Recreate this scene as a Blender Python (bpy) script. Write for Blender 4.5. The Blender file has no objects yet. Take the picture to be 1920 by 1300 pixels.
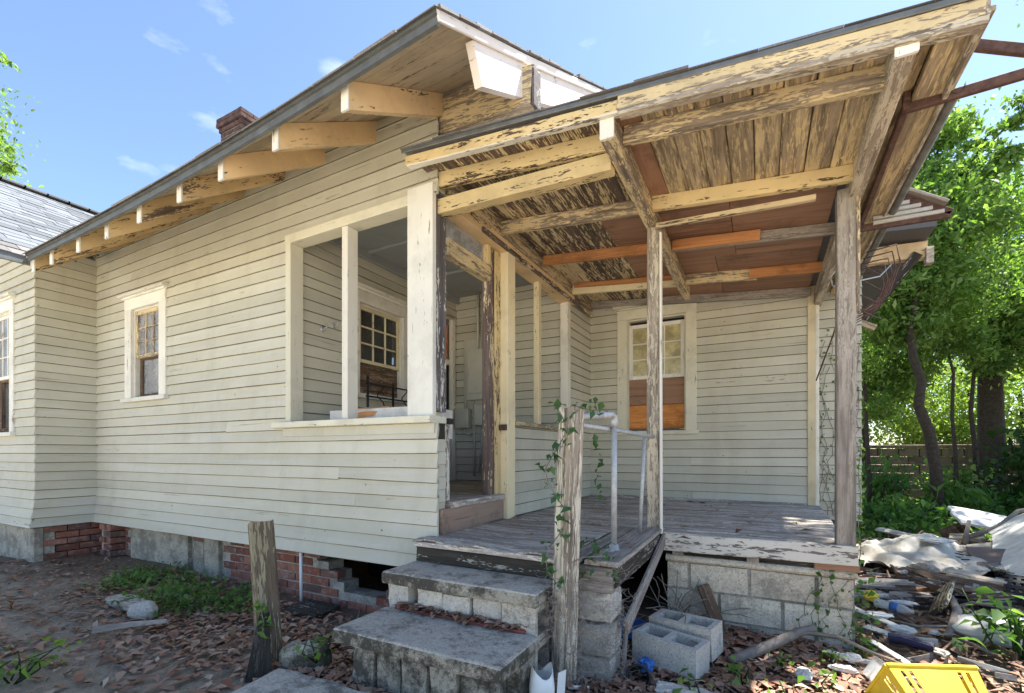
import bpy, math, random
import numpy as np
from mathutils import Vector as V, Matrix, Euler

R = random.Random(11)
NR = np.random.RandomState(5)
sc = bpy.context.scene
COL = sc.collection

# ------------------------------------------------------------------ camera, sky, sun, exposure
cam = bpy.data.cameras.new('camera')
cam.sensor_width = 36.0
cam.lens = 36.0 * 885 / 1920
cam.shift_y = 200 / 1920
cam.clip_start = 0.05
cam.clip_end = 3000
camo = bpy.data.objects.new('camera', cam)
COL.objects.link(camo)
camo.location = (0, 0, 1.3)
camo.rotation_euler = (math.radians(90), 0, math.radians(28))
sc.camera = camo

SUN_EL, SUN_AZ = 63.0, 36.0          # azimuth from +Y towards +X
w = bpy.data.worlds.new('World')
sc.world = w
w.use_nodes = True
wn, wl = w.node_tree.nodes, w.node_tree.links
wn.clear()
wo = wn.new('ShaderNodeOutputWorld')
bg = wn.new('ShaderNodeBackground')
sky = wn.new('ShaderNodeTexSky')
sky.sky_type = 'NISHITA'
sky.sun_disc = False
sky.sun_elevation = math.radians(SUN_EL)
sky.sun_rotation = math.radians(SUN_AZ)
sky.air_density = 1.0
sky.dust_density = 0.4
sky.ozone_density = 2.2
bg.inputs['Strength'].default_value = 0.094
# thin wisps of cloud over the whole sky
tc = wn.new('ShaderNodeTexCoord')
cm = wn.new('ShaderNodeMapping')
cm.inputs['Scale'].default_value = (1.0, 1.0, 2.6)
cn = wn.new('ShaderNodeTexNoise')
cn.inputs['Scale'].default_value = 5.5
cn.inputs['Detail'].default_value = 7
cn.inputs['Roughness'].default_value = 0.55
cr = wn.new('ShaderNodeValToRGB')
cr.color_ramp.elements[0].position = 0.60
cr.color_ramp.elements[0].color = (0, 0, 0, 1)
cr.color_ramp.elements[1].position = 0.80
cr.color_ramp.elements[1].color = (0.42, 0.42, 0.42, 1)
cx = wn.new('ShaderNodeMix')
cx.data_type = 'RGBA'
cx.inputs['B'].default_value = (6.2, 6.6, 7.4, 1)
wl.new(tc.outputs['Generated'], cm.inputs['Vector'])
wl.new(cm.outputs[0], cn.inputs['Vector'])
wl.new(cn.outputs['Fac'], cr.inputs[0])
wl.new(cr.outputs[0], cx.inputs['Factor'])
wl.new(sky.outputs[0], cx.inputs['A'])
wl.new(cx.outputs['Result'], bg.inputs[0])
wl.new(bg.outputs[0], wo.inputs[0])

sl = bpy.data.lights.new('sun', 'SUN')
sl.energy = 5.0
sl.angle = math.radians(0.5)
sl.color = (1.0, 0.94, 0.84)
so = bpy.data.objects.new('sun', sl)
COL.objects.link(so)
el, az = math.radians(SUN_EL), math.radians(SUN_AZ)
sdir = V((math.sin(az) * math.cos(el), math.cos(az) * math.cos(el), math.sin(el)))
so.rotation_euler = sdir.to_track_quat('Z', 'Y').to_euler()
so.location = (6, 8, 14)

sc.view_settings.view_transform = 'Standard'
sc.view_settings.look = 'None'
sc.view_settings.gamma = 1.0
sc.view_settings.use_curve_mapping = False
sc.view_settings.exposure = 1.68
sc.cycles.use_denoising = True
sc.cycles.max_bounces = 8
sc.cycles.diffuse_bounces = 5
sc.cycles.transparent_max_bounces = 12
sc.cycles.sample_clamp_indirect = 8.0

# ------------------------------------------------------------------ material helpers
class NT:
    def __init__(s, name):
        s.m = bpy.data.materials.new(name)
        s.m.use_nodes = True
        s.n, s.l = s.m.node_tree.nodes, s.m.node_tree.links
        s.n.clear()
        s.out = s.n.new('ShaderNodeOutputMaterial')
        s.p = s.n.new('ShaderNodeBsdfPrincipled')
        s.l.new(s.p.outputs[0], s.out.inputs[0])
        s.p.inputs['Specular IOR Level'].default_value = 0.3
        s._co = None

    def link(s, a, b):
        s.l.new(a, b)

    def coords(s, rand=True):
        if s._co is None:
            t = s.n.new('ShaderNodeTexCoord')
            if rand:
                oi = s.n.new('ShaderNodeObjectInfo')
                mu = s.n.new('ShaderNodeMath')
                mu.operation = 'MULTIPLY'
                mu.inputs[1].default_value = 61.0
                s.link(oi.outputs['Random'], mu.inputs[0])
                a = s.n.new('ShaderNodeVectorMath')
                a.operation = 'ADD'
                s.link(t.outputs['Object'], a.inputs[0])
                s.link(mu.outputs[0], a.inputs[1])
                s._co = a.outputs[0]
            else:
                s._co = t.outputs['Object']
        return s._co

    def noise(s, scale, detail=5, rough=0.6, stretch=(1, 1, 1), rand=True, dist=0.0):
        mp = s.n.new('ShaderNodeMapping')
        mp.inputs['Scale'].default_value = stretch
        s.link(s.coords(rand), mp.inputs[0])
        t = s.n.new('ShaderNodeTexNoise')
        t.inputs['Scale'].default_value = scale
        t.inputs['Detail'].default_value = detail
        t.inputs['Roughness'].default_value = rough
        t.inputs['Distortion'].default_value = dist
        s.link(mp.outputs[0], t.inputs['Vector'])
        return t.outputs['Fac']

    def ramp(s, fac, stops):
        r = s.n.new('ShaderNodeValToRGB')
        e = r.color_ramp.elements
        while len(e) < len(stops):
            e.new(0.5)
        for i, (p, c) in enumerate(stops):
            e[i].position = p
            e[i].color = (c, c, c, 1) if isinstance(c, (int, float)) else (*c, 1)
        s.link(fac, r.inputs[0])
        return r.outputs[0]

    def mix(s, fac, a, b, mode='MIX'):
        m = s.n.new('ShaderNodeMix')
        m.data_type = 'RGBA'
        m.blend_type = mode
        for val, key in ((fac, 'Factor'), (a, 'A'), (b, 'B')):
            if isinstance(val, (int, float)):
                if key == 'Factor':
                    m.inputs[key].default_value = val
                else:
                    m.inputs[key].default_value = (val, val, val, 1)
            elif isinstance(val, tuple):
                m.inputs[key].default_value = (*val, 1)
            else:
                s.link(val, m.inputs[key])
        return m.outputs['Result']

    def cells(s, scale, stretch=(1, 1, 1), rand=True):
        mp = s.n.new('ShaderNodeMapping')
        mp.inputs['Scale'].default_value = stretch
        s.link(s.coords(rand), mp.inputs[0])
        wp = s.n.new('ShaderNodeTexNoise')
        wp.inputs['Scale'].default_value = scale * 0.5
        wp.inputs['Detail'].default_value = 3
        s.link(mp.outputs[0], wp.inputs['Vector'])
        sc_ = s.n.new('ShaderNodeVectorMath')
        sc_.operation = 'SCALE'
        sc_.inputs['Scale'].default_value = 0.9 / scale
        s.link(wp.outputs['Color'], sc_.inputs[0])
        ad = s.n.new('ShaderNodeVectorMath')
        ad.operation = 'ADD'
        s.link(mp.outputs[0], ad.inputs[0])
        s.link(sc_.outputs[0], ad.inputs[1])
        v = s.n.new('ShaderNodeTexVoronoi')
        v.inputs['Scale'].default_value = scale
        s.link(ad.outputs[0], v.inputs['Vector'])
        sp = s.n.new('ShaderNodeSeparateColor')
        s.link(v.outputs['Color'], sp.inputs[0])
        return sp.outputs[0]

    def add(s, a, b):
        return s.mul(a, b, 'ADD')

    def world(s, scale, stretch, detail=6, rough=0.65):
        g = s.n.new('ShaderNodeNewGeometry')
        mp = s.n.new('ShaderNodeMapping')
        mp.inputs['Scale'].default_value = stretch
        s.link(g.outputs['Position'], mp.inputs[0])
        t = s.n.new('ShaderNodeTexNoise')
        t.inputs['Scale'].default_value = scale
        t.inputs['Detail'].default_value = detail
        t.inputs['Roughness'].default_value = rough
        s.link(mp.outputs[0], t.inputs['Vector'])
        return t.outputs['Fac']

    def mul(s, a, b, op='MULTIPLY'):
        m = s.n.new('ShaderNodeMath')
        m.operation = op
        for i, v in enumerate((a, b)):
            if isinstance(v, (int, float)):
                m.inputs[i].default_value = v
            else:
                s.link(v, m.inputs[i])
        return m.outputs[0]

    def rnd(s):
        oi = s.n.new('ShaderNodeObjectInfo')
        return oi.outputs['Random']

    def island(s):
        g = s.n.new('ShaderNodeNewGeometry')
        return g.outputs['Random Per Island']

    def bump(s, h, strength=0.4, dist=0.01):
        b = s.n.new('ShaderNodeBump')
        b.inputs['Strength'].default_value = strength
        b.inputs['Distance'].default_value = dist
        s.link(h, b.inputs['Height'])
        s.link(b.outputs[0], s.p.inputs['Normal'])

    def done(s, col=None, rough=0.8):
        if col is not None:
            if isinstance(col, tuple):
                s.p.inputs['Base Color'].default_value = (*col, 1)
            else:
                s.link(col, s.p.inputs['Base Color'])
        s.p.inputs['Roughness'].default_value = rough
        return s.m


def peel(name, paint, wood, amount, var=0.12, rough=0.75, grain=16, soft=0.03, dirt=0.35, streak=0):
    """Old paint over bare timber; `amount` is the share that still carries paint. Local X is the length."""
    t = NT(name)
    g = t.noise(grain, 6, 0.65, (0.10, 1, 1))
    g2 = t.noise(grain * 3, 4, 0.6, (0.05, 1, 1))
    bare = t.mix(t.ramp(g, [(0.32, 0.0), (0.7, 1.0)]), tuple(c * 0.55 for c in wood), tuple(min(1, c * 1.35) for c in wood))
    bare = t.mix(t.ramp(g2, [(0.35, 1.0), (0.5, 0.0)]), bare, tuple(c * 0.4 for c in wood))
    pn = t.noise(3.0, 3, 0.5, (0.7, 1, 1))
    pc = t.mix(t.ramp(pn, [(0.3, 0.0), (0.7, 1.0)]), tuple(c * (1 - var) for c in paint), tuple(min(1, c * (1 + var)) for c in paint))
    # paint survives in angular flakes: cells drop out where the coat has worn through
    big = t.noise(10.0 if streak else 8.0, 9, 0.74, (0.07, 1, 1) if streak else (0.10, 1, 1), dist=0.25)
    c1 = t.cells(62, (0.08, 1, 1) if streak else (0.14, 1, 1))
    c2 = t.cells(150, (0.12, 1, 1) if streak else (0.25, 1, 1))
    lo = t.add(t.add(t.mul(big, 1.2), t.mul(g, 0.5)), t.add(t.mul(c1, 0.3), t.mul(c2, 0.25)))
    th = 1.125 + (0.5 - amount) * 0.84
    mask = t.ramp(t.mul(lo, 0.5), [(max(0, th * 0.5 - soft * 0.35), 0.0), (min(1, th * 0.5 + soft * 0.35), 1.0)])
    fine = t.noise(30, 6, 0.72, (0.10, 1, 1))
    crack = t.ramp(fine, [(0.335 - 0.03 * amount, 0.0), (0.365, 1.0)])
    mask = t.mul(mask, crack)
    # a darker, dirt-filled rim shows where the coat has just broken off
    rim = t.ramp(t.mul(lo, 0.5), [(th * 0.5 - 0.07, 0.0), (th * 0.5 - 0.012, 1.0)])
    bare = t.mix(t.mul(rim, 0.45), bare, tuple(x * 0.35 for x in wood))
    c = t.mix(mask, bare, pc)
    d = t.noise(1.7, 6, 0.7)
    c = t.mix(t.mul(t.ramp(d, [(0.5, 0.0), (0.72, 1.0)]), dirt), c, (0.10, 0.085, 0.06), 'MIX')
    br = t.ramp(t.rnd(), [(0, 0.86), (1, 1.08)])
    c = t.mix(1.0, c, br, 'MULTIPLY')
    h = t.mix(0.5, mask, g)
    t.bump(h, 0.5, 0.006)
    return t.done(c, rough)


def wood(name, base, rough=0.75, grain=9):
    t = NT(name)
    g = t.noise(grain, 7, 0.65, (0.10, 1, 1), dist=1.2)
    c = t.mix(t.ramp(g, [(0.3, 0.0), (0.7, 1.0)]), tuple(x * 0.7 for x in base), tuple(min(1, x * 1.3) for x in base))
    k = t.noise(grain * 4, 5, 0.6, (0.04, 1, 1))
    c = t.mix(t.mul(t.ramp(k, [(0.34, 1.0), (0.44, 0.0)]), 0.6), c, tuple(x * 0.4 for x in base))
    st = t.noise(2.2, 7, 0.72)
    c = t.mix(t.mul(t.ramp(st, [(0.52, 0.0), (0.66, 1.0)]), 0.55), c, tuple(x * 0.3 for x in base))
    c = t.mix(1.0, c, t.ramp(t.rnd(), [(0, 0.8), (1, 1.12)]), 'MULTIPLY')
    t.bump(g, 0.4, 0.004)
    return t.done(c, rough)


def plain(name, colr, rough=0.6, var=0.2, scale=8, metal=0.0, bump=0.0, spec=0.3):
    t = NT(name)
    n = t.noise(scale, 6, 0.65)
    c = t.mix(t.ramp(n, [(0.3, 0.0), (0.72, 1.0)]), tuple(x * (1 - var) for x in colr), tuple(min(1, x * (1 + var)) for x in colr))
    t.p.inputs['Metallic'].default_value = metal
    t.p.inputs['Specular IOR Level'].default_value = spec
    if bump:
        t.bump(t.noise(scale * 6, 4, 0.6), bump, 0.01)
    return t.done(c, rough)


def siding():
    t = NT('siding_paint')
    base = (0.56, 0.54, 0.435)
    n = t.noise(1.3, 6, 0.65, (0.35, 1, 1))
    c = t.mix(t.ramp(n, [(0.3, 0.0), (0.7, 1.0)]), tuple(x * 0.88 for x in base), tuple(x * 1.1 for x in base))
    # paint weathered to bare primer, streaked along the board
    wv = t.noise(10, 7, 0.7, (0.06, 1, 1))
    c = t.mix(t.mul(t.ramp(wv, [(0.52, 0.0), (0.64, 1.0)]), 0.35), c, (0.62, 0.62, 0.58))
    ck = t.noise(34, 6, 0.72, (0.035, 1, 1))
    c = t.mix(t.mul(t.ramp(ck, [(0.31, 1.0), (0.37, 0.0)]), 0.65), c, (0.20, 0.18, 0.14))
    ch = t.noise(6.5, 8, 0.75, (0.5, 1, 1))
    c = t.mix(t.ramp(ch, [(0.275, 1.0), (0.29, 0.0)]), c, (0.16, 0.13, 0.10))
    d = t.noise(0.9, 7, 0.7)
    c = t.mix(t.mul(t.ramp(d, [(0.5, 0.0), (0.75, 1.0)]), 0.32), c, (0.30, 0.28, 0.19))
    run = t.world(2.6, (1, 1, 0.28), 8, 0.72)
    c = t.mix(t.mul(t.ramp(run, [(0.50, 0.0), (0.68, 1.0)]), 0.26), c, (0.30, 0.285, 0.20))
    run2 = t.world(1.1, (1, 1, 0.8), 7, 0.7)
    c = t.mix(t.mul(t.ramp(run2, [(0.46, 0.0), (0.66, 1.0)]), 0.25), c, (0.62, 0.61, 0.57))
    fl = t.cells(60, (0.16, 1, 1))
    fb = t.noise(3.2, 7, 0.72, (0.3, 1, 1))
    c = t.mix(t.mul(t.ramp(t.add(t.mul(fb, 0.8), t.mul(fl, 0.2)), [(0.685, 0.0), (0.697, 1.0)]), 0.65), c, (0.26, 0.23, 0.18))
    nl = t.world(26, (1, 1, 1), 2, 0.5)
    c = t.mix(t.mul(t.ramp(nl, [(0.755, 0.0), (0.775, 1.0)]), 0.8), c, (0.10, 0.075, 0.055))
    c = t.mix(1.0, c, t.ramp(t.rnd(), [(0, 0.92), (1, 1.05)]), 'MULTIPLY')
    t.bump(t.mix(0.5, wv, ck), 0.35, 0.004)
    return t.done(c, 0.7)


def concrete(name, base, dark=0.5, cover=0.5, red=0.0):
    t = NT(name)
    f = t.noise(70, 5, 0.75)
    c = t.mix(t.ramp(f, [(0.3, 0.0), (0.72, 1.0)]), tuple(x * 0.72 for x in base), tuple(min(1, x * 1.22) for x in base))
    m = t.noise(4.2, 10, 0.8)
    lo = 0.62 - 0.3 * cover
    c = t.mix(t.mul(t.ramp(m, [(lo, 0.0), (lo + 0.10, 1.0)]), dark), c, (0.05, 0.046, 0.036))
    ms = t.noise(30, 8, 0.8)
    c = t.mix(t.mul(t.ramp(ms, [(0.56, 0.0), (0.62, 1.0)]), dark * 0.7), c, (0.045, 0.042, 0.033))
    ls = t.noise(48, 6, 0.75)
    c = t.mix(t.mul(t.ramp(ls, [(0.62, 0.0), (0.66, 1.0)]), 0.4), c, tuple(min(1, x * 1.7) for x in base))
    m2 = t.noise(9, 7, 0.7)
    c = t.mix(t.mul(t.ramp(m2, [(0.56, 0.0), (0.66, 1.0)]), 0.35), c, tuple(min(1, x * 1.5) for x in base))
    pit = t.noise(120, 2, 0.5)
    c = t.mix(t.mul(t.ramp(pit, [(0.33, 1.0), (0.38, 0.0)]), 0.6), c, (0.05, 0.05, 0.045))
    c = t.mix(1.0, c, t.ramp(t.rnd(), [(0, 0.85), (1, 1.1)]), 'MULTIPLY')
    t.bump(t.mix(0.5, f, m2), 0.6, 0.006)
    return t.done(c, 0.92)


def brickmat():
    t = NT('brick_clay')
    c = t.ramp(t.rnd(), [(0.0, (0.17, 0.06, 0.045)), (0.35, (0.26, 0.095, 0.065)), (0.7, (0.32, 0.14, 0.095)), (1.0, (0.15, 0.09, 0.08))])
    n = t.noise(14, 7, 0.7)
    c = t.mix(t.mul(t.ramp(n, [(0.5, 0.0), (0.68, 1.0)]), 0.55), c, (0.46, 0.38, 0.33))
    n2 = t.noise(3, 6, 0.7, rand=True)
    c = t.mix(t.mul(t.ramp(n2, [(0.52, 0.0), (0.66, 1.0)]), 0.6), c, (0.07, 0.06, 0.055))
    t.bump(t.noise(60, 5, 0.7), 0.6, 0.006)
    return t.done(c, 0.9)


def shinglemat(name='asphalt_shingle', base=(0.16, 0.155, 0.155)):
    t = NT(name)
    g = t.noise(160, 3, 0.7)
    c = t.mix(t.ramp(g, [(0.3, 0.0), (0.7, 1.0)]), tuple(x * 0.6 for x in base), tuple(x * 1.45 for x in base))
    c = t.mix(1.0, c, t.ramp(t.rnd(), [(0, 0.7), (1, 1.25)]), 'MULTIPLY')
    c = t.mix(1.0, c, t.ramp(t.island(), [(0, 0.75), (1, 1.2)]), 'MULTIPLY')
    return t.done(c, 0.8)


def leafmat(name, cols, trans=0.45, rough=0.5, hue=0.0):
    t = NT(name)
    c = t.ramp(t.island(), [(i / (len(cols) - 1), k) for i, k in enumerate(cols)])
    n = t.noise(0.9, 4, 0.6, rand=False)
    c = t.mix(1.0, c, t.ramp(n, [(0.3, 0.72), (0.7, 1.2)]), 'MULTIPLY')
    t.done(c, rough)
    if trans > 0:
        tr = t.n.new('ShaderNodeBsdfTranslucent')
        cb = t.mix(1.0, c, (1.35, 1.5, 0.55), 'MULTIPLY')
        t.link(cb, tr.inputs[0])
        mx = t.n.new('ShaderNodeMixShader')
        mx.inputs[0].default_value = trans
        t.link(t.p.outputs[0], mx.inputs[1])
        t.link(tr.outputs[0], mx.inputs[2])
        t.link(mx.outputs[0], t.out.inputs[0])
    return t.m


def glassmat(name, tint, clear, rough=0.08):
    t = NT(name)
    n = t.noise(7, 7, 0.7)
    c = t.mix(t.ramp(n, [(0.4, 0.0), (0.7, 1.0)]), tint, tuple(min(1, x * 2.0 + 0.03) for x in tint))
    t.p.inputs['Specular IOR Level'].default_value = 0.5
    t.done(c, rough)
    tr = t.n.new('ShaderNodeBsdfTransparent')
    mx = t.n.new('ShaderNodeMixShader')
    mx.inputs[0].default_value = clear
    t.link(t.p.outputs[0], mx.inputs[1])
    t.link(tr.outputs[0], mx.inputs[2])
    t.link(mx.outputs[0], t.out.inputs[0])
    return t.m


def groundmat():
    t = NT('yard_ground')
    f = t.noise(55, 6, 0.75, rand=False)
    asphalt = t.mix(t.ramp(f, [(0.3, 0.0), (0.7, 1.0)]), (0.13, 0.105, 0.075), (0.37, 0.305, 0.225))
    sp = t.noise(190, 2, 0.5, rand=False)
    asphalt = t.mix(t.mul(t.ramp(sp, [(0.62, 0.0), (0.68, 1.0)]), 0.7), asphalt, (0.42, 0.40, 0.36))
    w1 = t.noise(1.4, 7, 0.7, rand=False)
    asphalt = t.mix(t.mul(t.ramp(w1, [(0.40, 0.0), (0.62, 1.0)]), 0.65), asphalt, (0.41, 0.345, 0.255))
    soil = t.mix(t.ramp(t.noise(22, 7, 0.75, rand=False), [(0.3, 0.0), (0.7, 1.0)]), (0.075, 0.053, 0.036), (0.25, 0.18, 0.125))
    m = t.noise(1.1, 7, 0.65, rand=False, dist=0.3)
    # bare soil takes over beyond the paved yard and towards the house
    tcn = t.n.new('ShaderNodeTexCoord')
    sx = t.n.new('ShaderNodeSeparateXYZ')
    t.link(tcn.outputs['Object'], sx.inputs[0])
    mr = t.n.new('ShaderNodeMapRange')
    mr.inputs[1].default_value = -1.6
    mr.inputs[2].default_value = -0.6
    t.link(sx.outputs[0], mr.inputs[0])
    my = t.n.new('ShaderNodeMapRange')
    my.inputs[1].default_value = 1.6
    my.inputs[2].default_value = 2.7
    t.link(sx.outputs[1], my.inputs[0])
    mxn = t.n.new('ShaderNodeMath')
    mxn.operation = 'MAXIMUM'
    t.link(mr.outputs[0], mxn.inputs[0])
    t.link(my.outputs[0], mxn.inputs[1])
    ad = t.n.new('ShaderNodeMath')
    ad.operation = 'ADD'
    t.link(m, ad.inputs[0])
    t.link(t.mul(mxn.outputs[0], 0.45), ad.inputs[1])
    fac = t.ramp(ad.outputs[0], [(0.56, 0.0), (0.68, 1.0)])
    # unseen ground behind the camera, made pale and sandy to bounce light
    ln = t.n.new('ShaderNodeVectorMath')
    ln.operation = 'LENGTH'
    t.link(tcn.outputs['Object'], ln.inputs[0])
    c = t.mix(fac, asphalt, soil)
    ny = t.n.new('ShaderNodeMapRange')
    ny.inputs[1].default_value = 0.2
    ny.inputs[2].default_value = -1.5
    t.link(sx.outputs[1], ny.inputs[0])
    c = t.mix(ny.outputs[0], c, t.mix(t.ramp(w1, [(0.3, 0.0), (0.7, 1.0)]), (0.56, 0.49, 0.375), (0.66, 0.585, 0.46)))
    t.bump(t.mix(0.4, f, t.noise(9, 6, 0.7, rand=False)), 0.8, 0.02)
    return t.done(c, 0.95)


WOODC = (0.15, 0.105, 0.075)
GREYW = (0.40, 0.355, 0.31)
M = {}
M['siding'] = siding()
M['siding_shadow_edge'] = plain('clapboard_shadow_edge', (0.13, 0.12, 0.09), 0.85, 0.35, 20)  # dark tone that paints in the shadow line under each clapboard
M['opening'] = peel('cream_opening_trim', (0.66, 0.63, 0.50), (0.33, 0.27, 0.2), 0.93, 0.05)
M['white'] = peel('white_trim_paint', (0.74, 0.71, 0.62), (0.33, 0.25, 0.17), 0.93, 0.05)
M['window_white'] = peel('window_trim_paint', (0.78, 0.76, 0.68), (0.40, 0.31, 0.2), 0.93, 0.07, dirt=0.3)
M['chipped'] = peel('chipped_white_paint', (0.66, 0.63, 0.55), (0.23, 0.19, 0.155), 0.62, 0.08)
M['cream'] = peel('cream_post_paint', (0.74, 0.64, 0.42), (0.22, 0.15, 0.10), 0.88, 0.08)
M['tail'] = peel('rafter_tail_paint', (0.70, 0.51, 0.29), (0.17, 0.12, 0.085), 0.84, 0.12)
M['tail_worn'] = peel('worn_rafter_tail_paint', (0.64, 0.47, 0.25), (0.24, 0.175, 0.125), 0.66, 0.15)
M['tail_end'] = peel('rafter_end_paint', (0.82, 0.79, 0.70), (0.4, 0.3, 0.2), 0.93, 0.04, dirt=0.1)
M['yellow'] = peel('yellow_peeling_paint', (0.70, 0.55, 0.29), WOODC, 0.72, 0.14)
M['yellow_half'] = peel('half_bare_yellow_paint', (0.66, 0.53, 0.31), (0.36, 0.29, 0.225), 0.52, 0.16, soft=0.06)
M['ceil_dark'] = peel('flaking_dark_ceiling_paint', (0.70, 0.57, 0.34), (0.17, 0.125, 0.095), 0.42, 0.15, dirt=0.15, streak=1)
M['ceil_tan'] = peel('weathered_tan_ceiling', (0.68, 0.545, 0.31), (0.46, 0.365, 0.255), 0.46, 0.16, dirt=0.35, streak=1, soft=0.12)
M['ceil_cream'] = peel('cream_ceiling_paint', (0.68, 0.55, 0.34), (0.16, 0.115, 0.08), 0.68, 0.1, streak=1)
M['brownjamb'] = peel('bare_brown_jamb', (0.66, 0.55, 0.36), (0.165, 0.12, 0.105), 0.34, 0.1)
M['greyjamb'] = peel('grey_flaking_jamb', (0.62, 0.60, 0.55), (0.15, 0.135, 0.14), 0.30, 0.1)
M['grey'] = peel('weathered_grey_wood', (0.42, 0.38, 0.33), GREYW, 0.35, 0.12, 0.9)
M['post'] = peel('weathered_post_wood', (0.62, 0.55, 0.43), (0.46, 0.39, 0.31), 0.45, 0.12, 0.9)
M['postpaint'] = peel('weathered_painted_post', (0.66, 0.60, 0.48), (0.34, 0.285, 0.22), 0.40, 0.14, 0.9, streak=1, soft=0.06)
M['beamdark'] = peel('blackened_beam', (0.33, 0.31, 0.26), (0.055, 0.047, 0.038), 0.27, 0.2, 0.9)
M['char'] = peel('charred_wood', (0.07, 0.06, 0.05), (0.03, 0.026, 0.022), 0.3, 0.2, 0.9)
M['deck'] = peel('worn_deck_board', (0.60, 0.55, 0.48), (0.46, 0.41, 0.36), 0.42, 0.12, 0.9)
M['deck_fascia'] = peel('mildewed_white_board', (0.68, 0.65, 0.57), (0.27, 0.245, 0.21), 0.58, 0.1, 0.9)
M['riser'] = wood('reddish_riser_board', (0.33, 0.235, 0.18), 0.85, 8)
M['gatepost'] = peel('old_gatepost_wood', (0.27, 0.235, 0.15), (0.15, 0.115, 0.08), 0.38, 0.25, 0.95, streak=1)
M['newwood'] = wood('new_orange_lumber', (0.56, 0.26, 0.105), grain=12)
M['ply'] = wood('red_brown_plywood', (0.36, 0.205, 0.13), grain=5)
M['osb'] = wood('orange_strand_board', (0.62, 0.25, 0.07), grain=40)
M['soffit'] = peel('grimy_soffit_paint', (0.50, 0.42, 0.30), (0.17, 0.13, 0.10), 0.82, 0.1, dirt=0.5)
M['barge'] = peel('barge_board_paint', (0.80, 0.74, 0.69), (0.42, 0.30, 0.22), 0.9, 0.04, dirt=0.12)
M['drip'] = plain('galvanised_drip_edge', (0.16, 0.17, 0.172), 0.45, 0.25, 12, 0.4)
M['redwall'] = plain('red_gable_board', (0.36, 0.085, 0.06), 0.8, 0.2, 6)
M['rust'] = plain('rusted_steel', (0.12, 0.07, 0.058), 0.85, 0.45, 25, 0.2, 0.3)
M['black_iron'] = plain('black_iron', (0.018, 0.018, 0.018), 0.55, 0.2)
M['galv'] = plain('galvanised_pipe', (0.50, 0.51, 0.51), 0.55, 0.18, 30, 0.5, 0.15)
M['pvc'] = plain('white_plastic_pipe', (0.78, 0.78, 0.76), 0.45, 0.06)
M['panelgrey'] = plain('painted_panel_box', (0.50, 0.49, 0.42), 0.6, 0.08)
M['ceil_in'] = plain('dark_grey_ceiling', (0.30, 0.32, 0.32), 0.8, 0.12, 2)
M['wall_in'] = plain('porch_plaster', (0.50, 0.47, 0.36), 0.8, 0.12, 3)
M['dark_in'] = plain('painted_darkness', (0.02, 0.02, 0.022), 0.9, 0.2)
M['conc'] = concrete('step_concrete', (0.49, 0.45, 0.38), 0.7, 0.42)
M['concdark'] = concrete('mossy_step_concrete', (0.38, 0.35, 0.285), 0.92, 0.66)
M['block'] = concrete('concrete_block_face', (0.56, 0.525, 0.46), 0.35, 0.32)
M['newblock'] = concrete('fresh_concrete_block', (0.49, 0.47, 0.425), 0.2, 0.2)
M['fdnblock'] = concrete('painted_foundation_block', (0.70, 0.63, 0.50), 0.4, 0.38)
M['stucco'] = concrete('stained_stucco', (0.46, 0.43, 0.36), 0.5, 0.55)
M['mortar'] = concrete('lime_mortar', (0.46, 0.43, 0.38), 0.45, 0.5)
M['wallblock'] = concrete('garden_wall_block', (0.24, 0.195, 0.135), 0.5, 0.55)
M['redpaint'] = plain('faded_red_floor_paint', (0.24, 0.075, 0.065), 0.8, 0.3, 9)
M['brick'] = brickmat()
M['brick_dark'] = plain('sooty_chimney_brick', (0.09, 0.055, 0.05), 0.9, 0.5, 9, 0, 0.5)
M['shingle'] = shinglemat()
M['shingle_pale'] = shinglemat('pale_shingle', (0.13, 0.145, 0.165))
M['ground'] = groundmat()
M['pane'] = glassmat('dirty_window_glass', (0.30, 0.31, 0.33), 0.5)
M['pane_dark'] = glassmat('dark_window_glass', (0.05, 0.05, 0.05), 0.5)
M['pane_yellow'] = glassmat('papered_window_glass', (0.36, 0.32, 0.17), 0.12, 0.2)
M['curtain'] = plain('pale_curtain', (0.72, 0.71, 0.65), 0.9, 0.15, 5)
M['litter'] = leafmat('dead_leaf', [(0.15, 0.075, 0.048), (0.32, 0.18, 0.12), (0.42, 0.28, 0.20), (0.26, 0.11, 0.065), (0.54, 0.41, 0.31)], 0.08, 0.7)
M['leaf_a'] = leafmat('green_leaf', [(0.055, 0.13, 0.03), (0.09, 0.19, 0.045), (0.14, 0.26, 0.07), (0.07, 0.155, 0.045)], 0.45)
M['leaf_b'] = leafmat('bright_green_leaf', [(0.075, 0.155, 0.042), (0.16, 0.275, 0.07), (0.24, 0.36, 0.115), (0.10, 0.20, 0.055), (0.31, 0.43, 0.165)], 0.52)
M['leaf_c'] = leafmat('dark_green_leaf', [(0.02, 0.055, 0.014), (0.035, 0.08, 0.02), (0.05, 0.10, 0.03)], 0.35)
M['leaf_v'] = leafmat('bluish_vine_leaf', [(0.045, 0.11, 0.05), (0.07, 0.15, 0.06), (0.09, 0.18, 0.07)], 0.3)
M['leaf_y'] = leafmat('sunlit_yellow_green_leaf', [(0.15, 0.25, 0.05), (0.22, 0.31, 0.08), (0.30, 0.37, 0.13)], 0.55)
M['leaf_d'] = leafmat('dull_weed_leaf', [(0.08, 0.17, 0.045), (0.12, 0.22, 0.055), (0.16, 0.25, 0.08)], 0.35)
M['bark'] = plain('dark_bark', (0.06, 0.05, 0.04), 0.95, 0.4, 18, 0, 0.8)
M['branch'] = plain('grey_branch_bark', (0.24, 0.21, 0.18), 0.95, 0.3, 18, 0, 0.6)
M['moss'] = plain('dry_hanging_moss', (0.30, 0.27, 0.24), 0.95, 0.25, 40)
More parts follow.
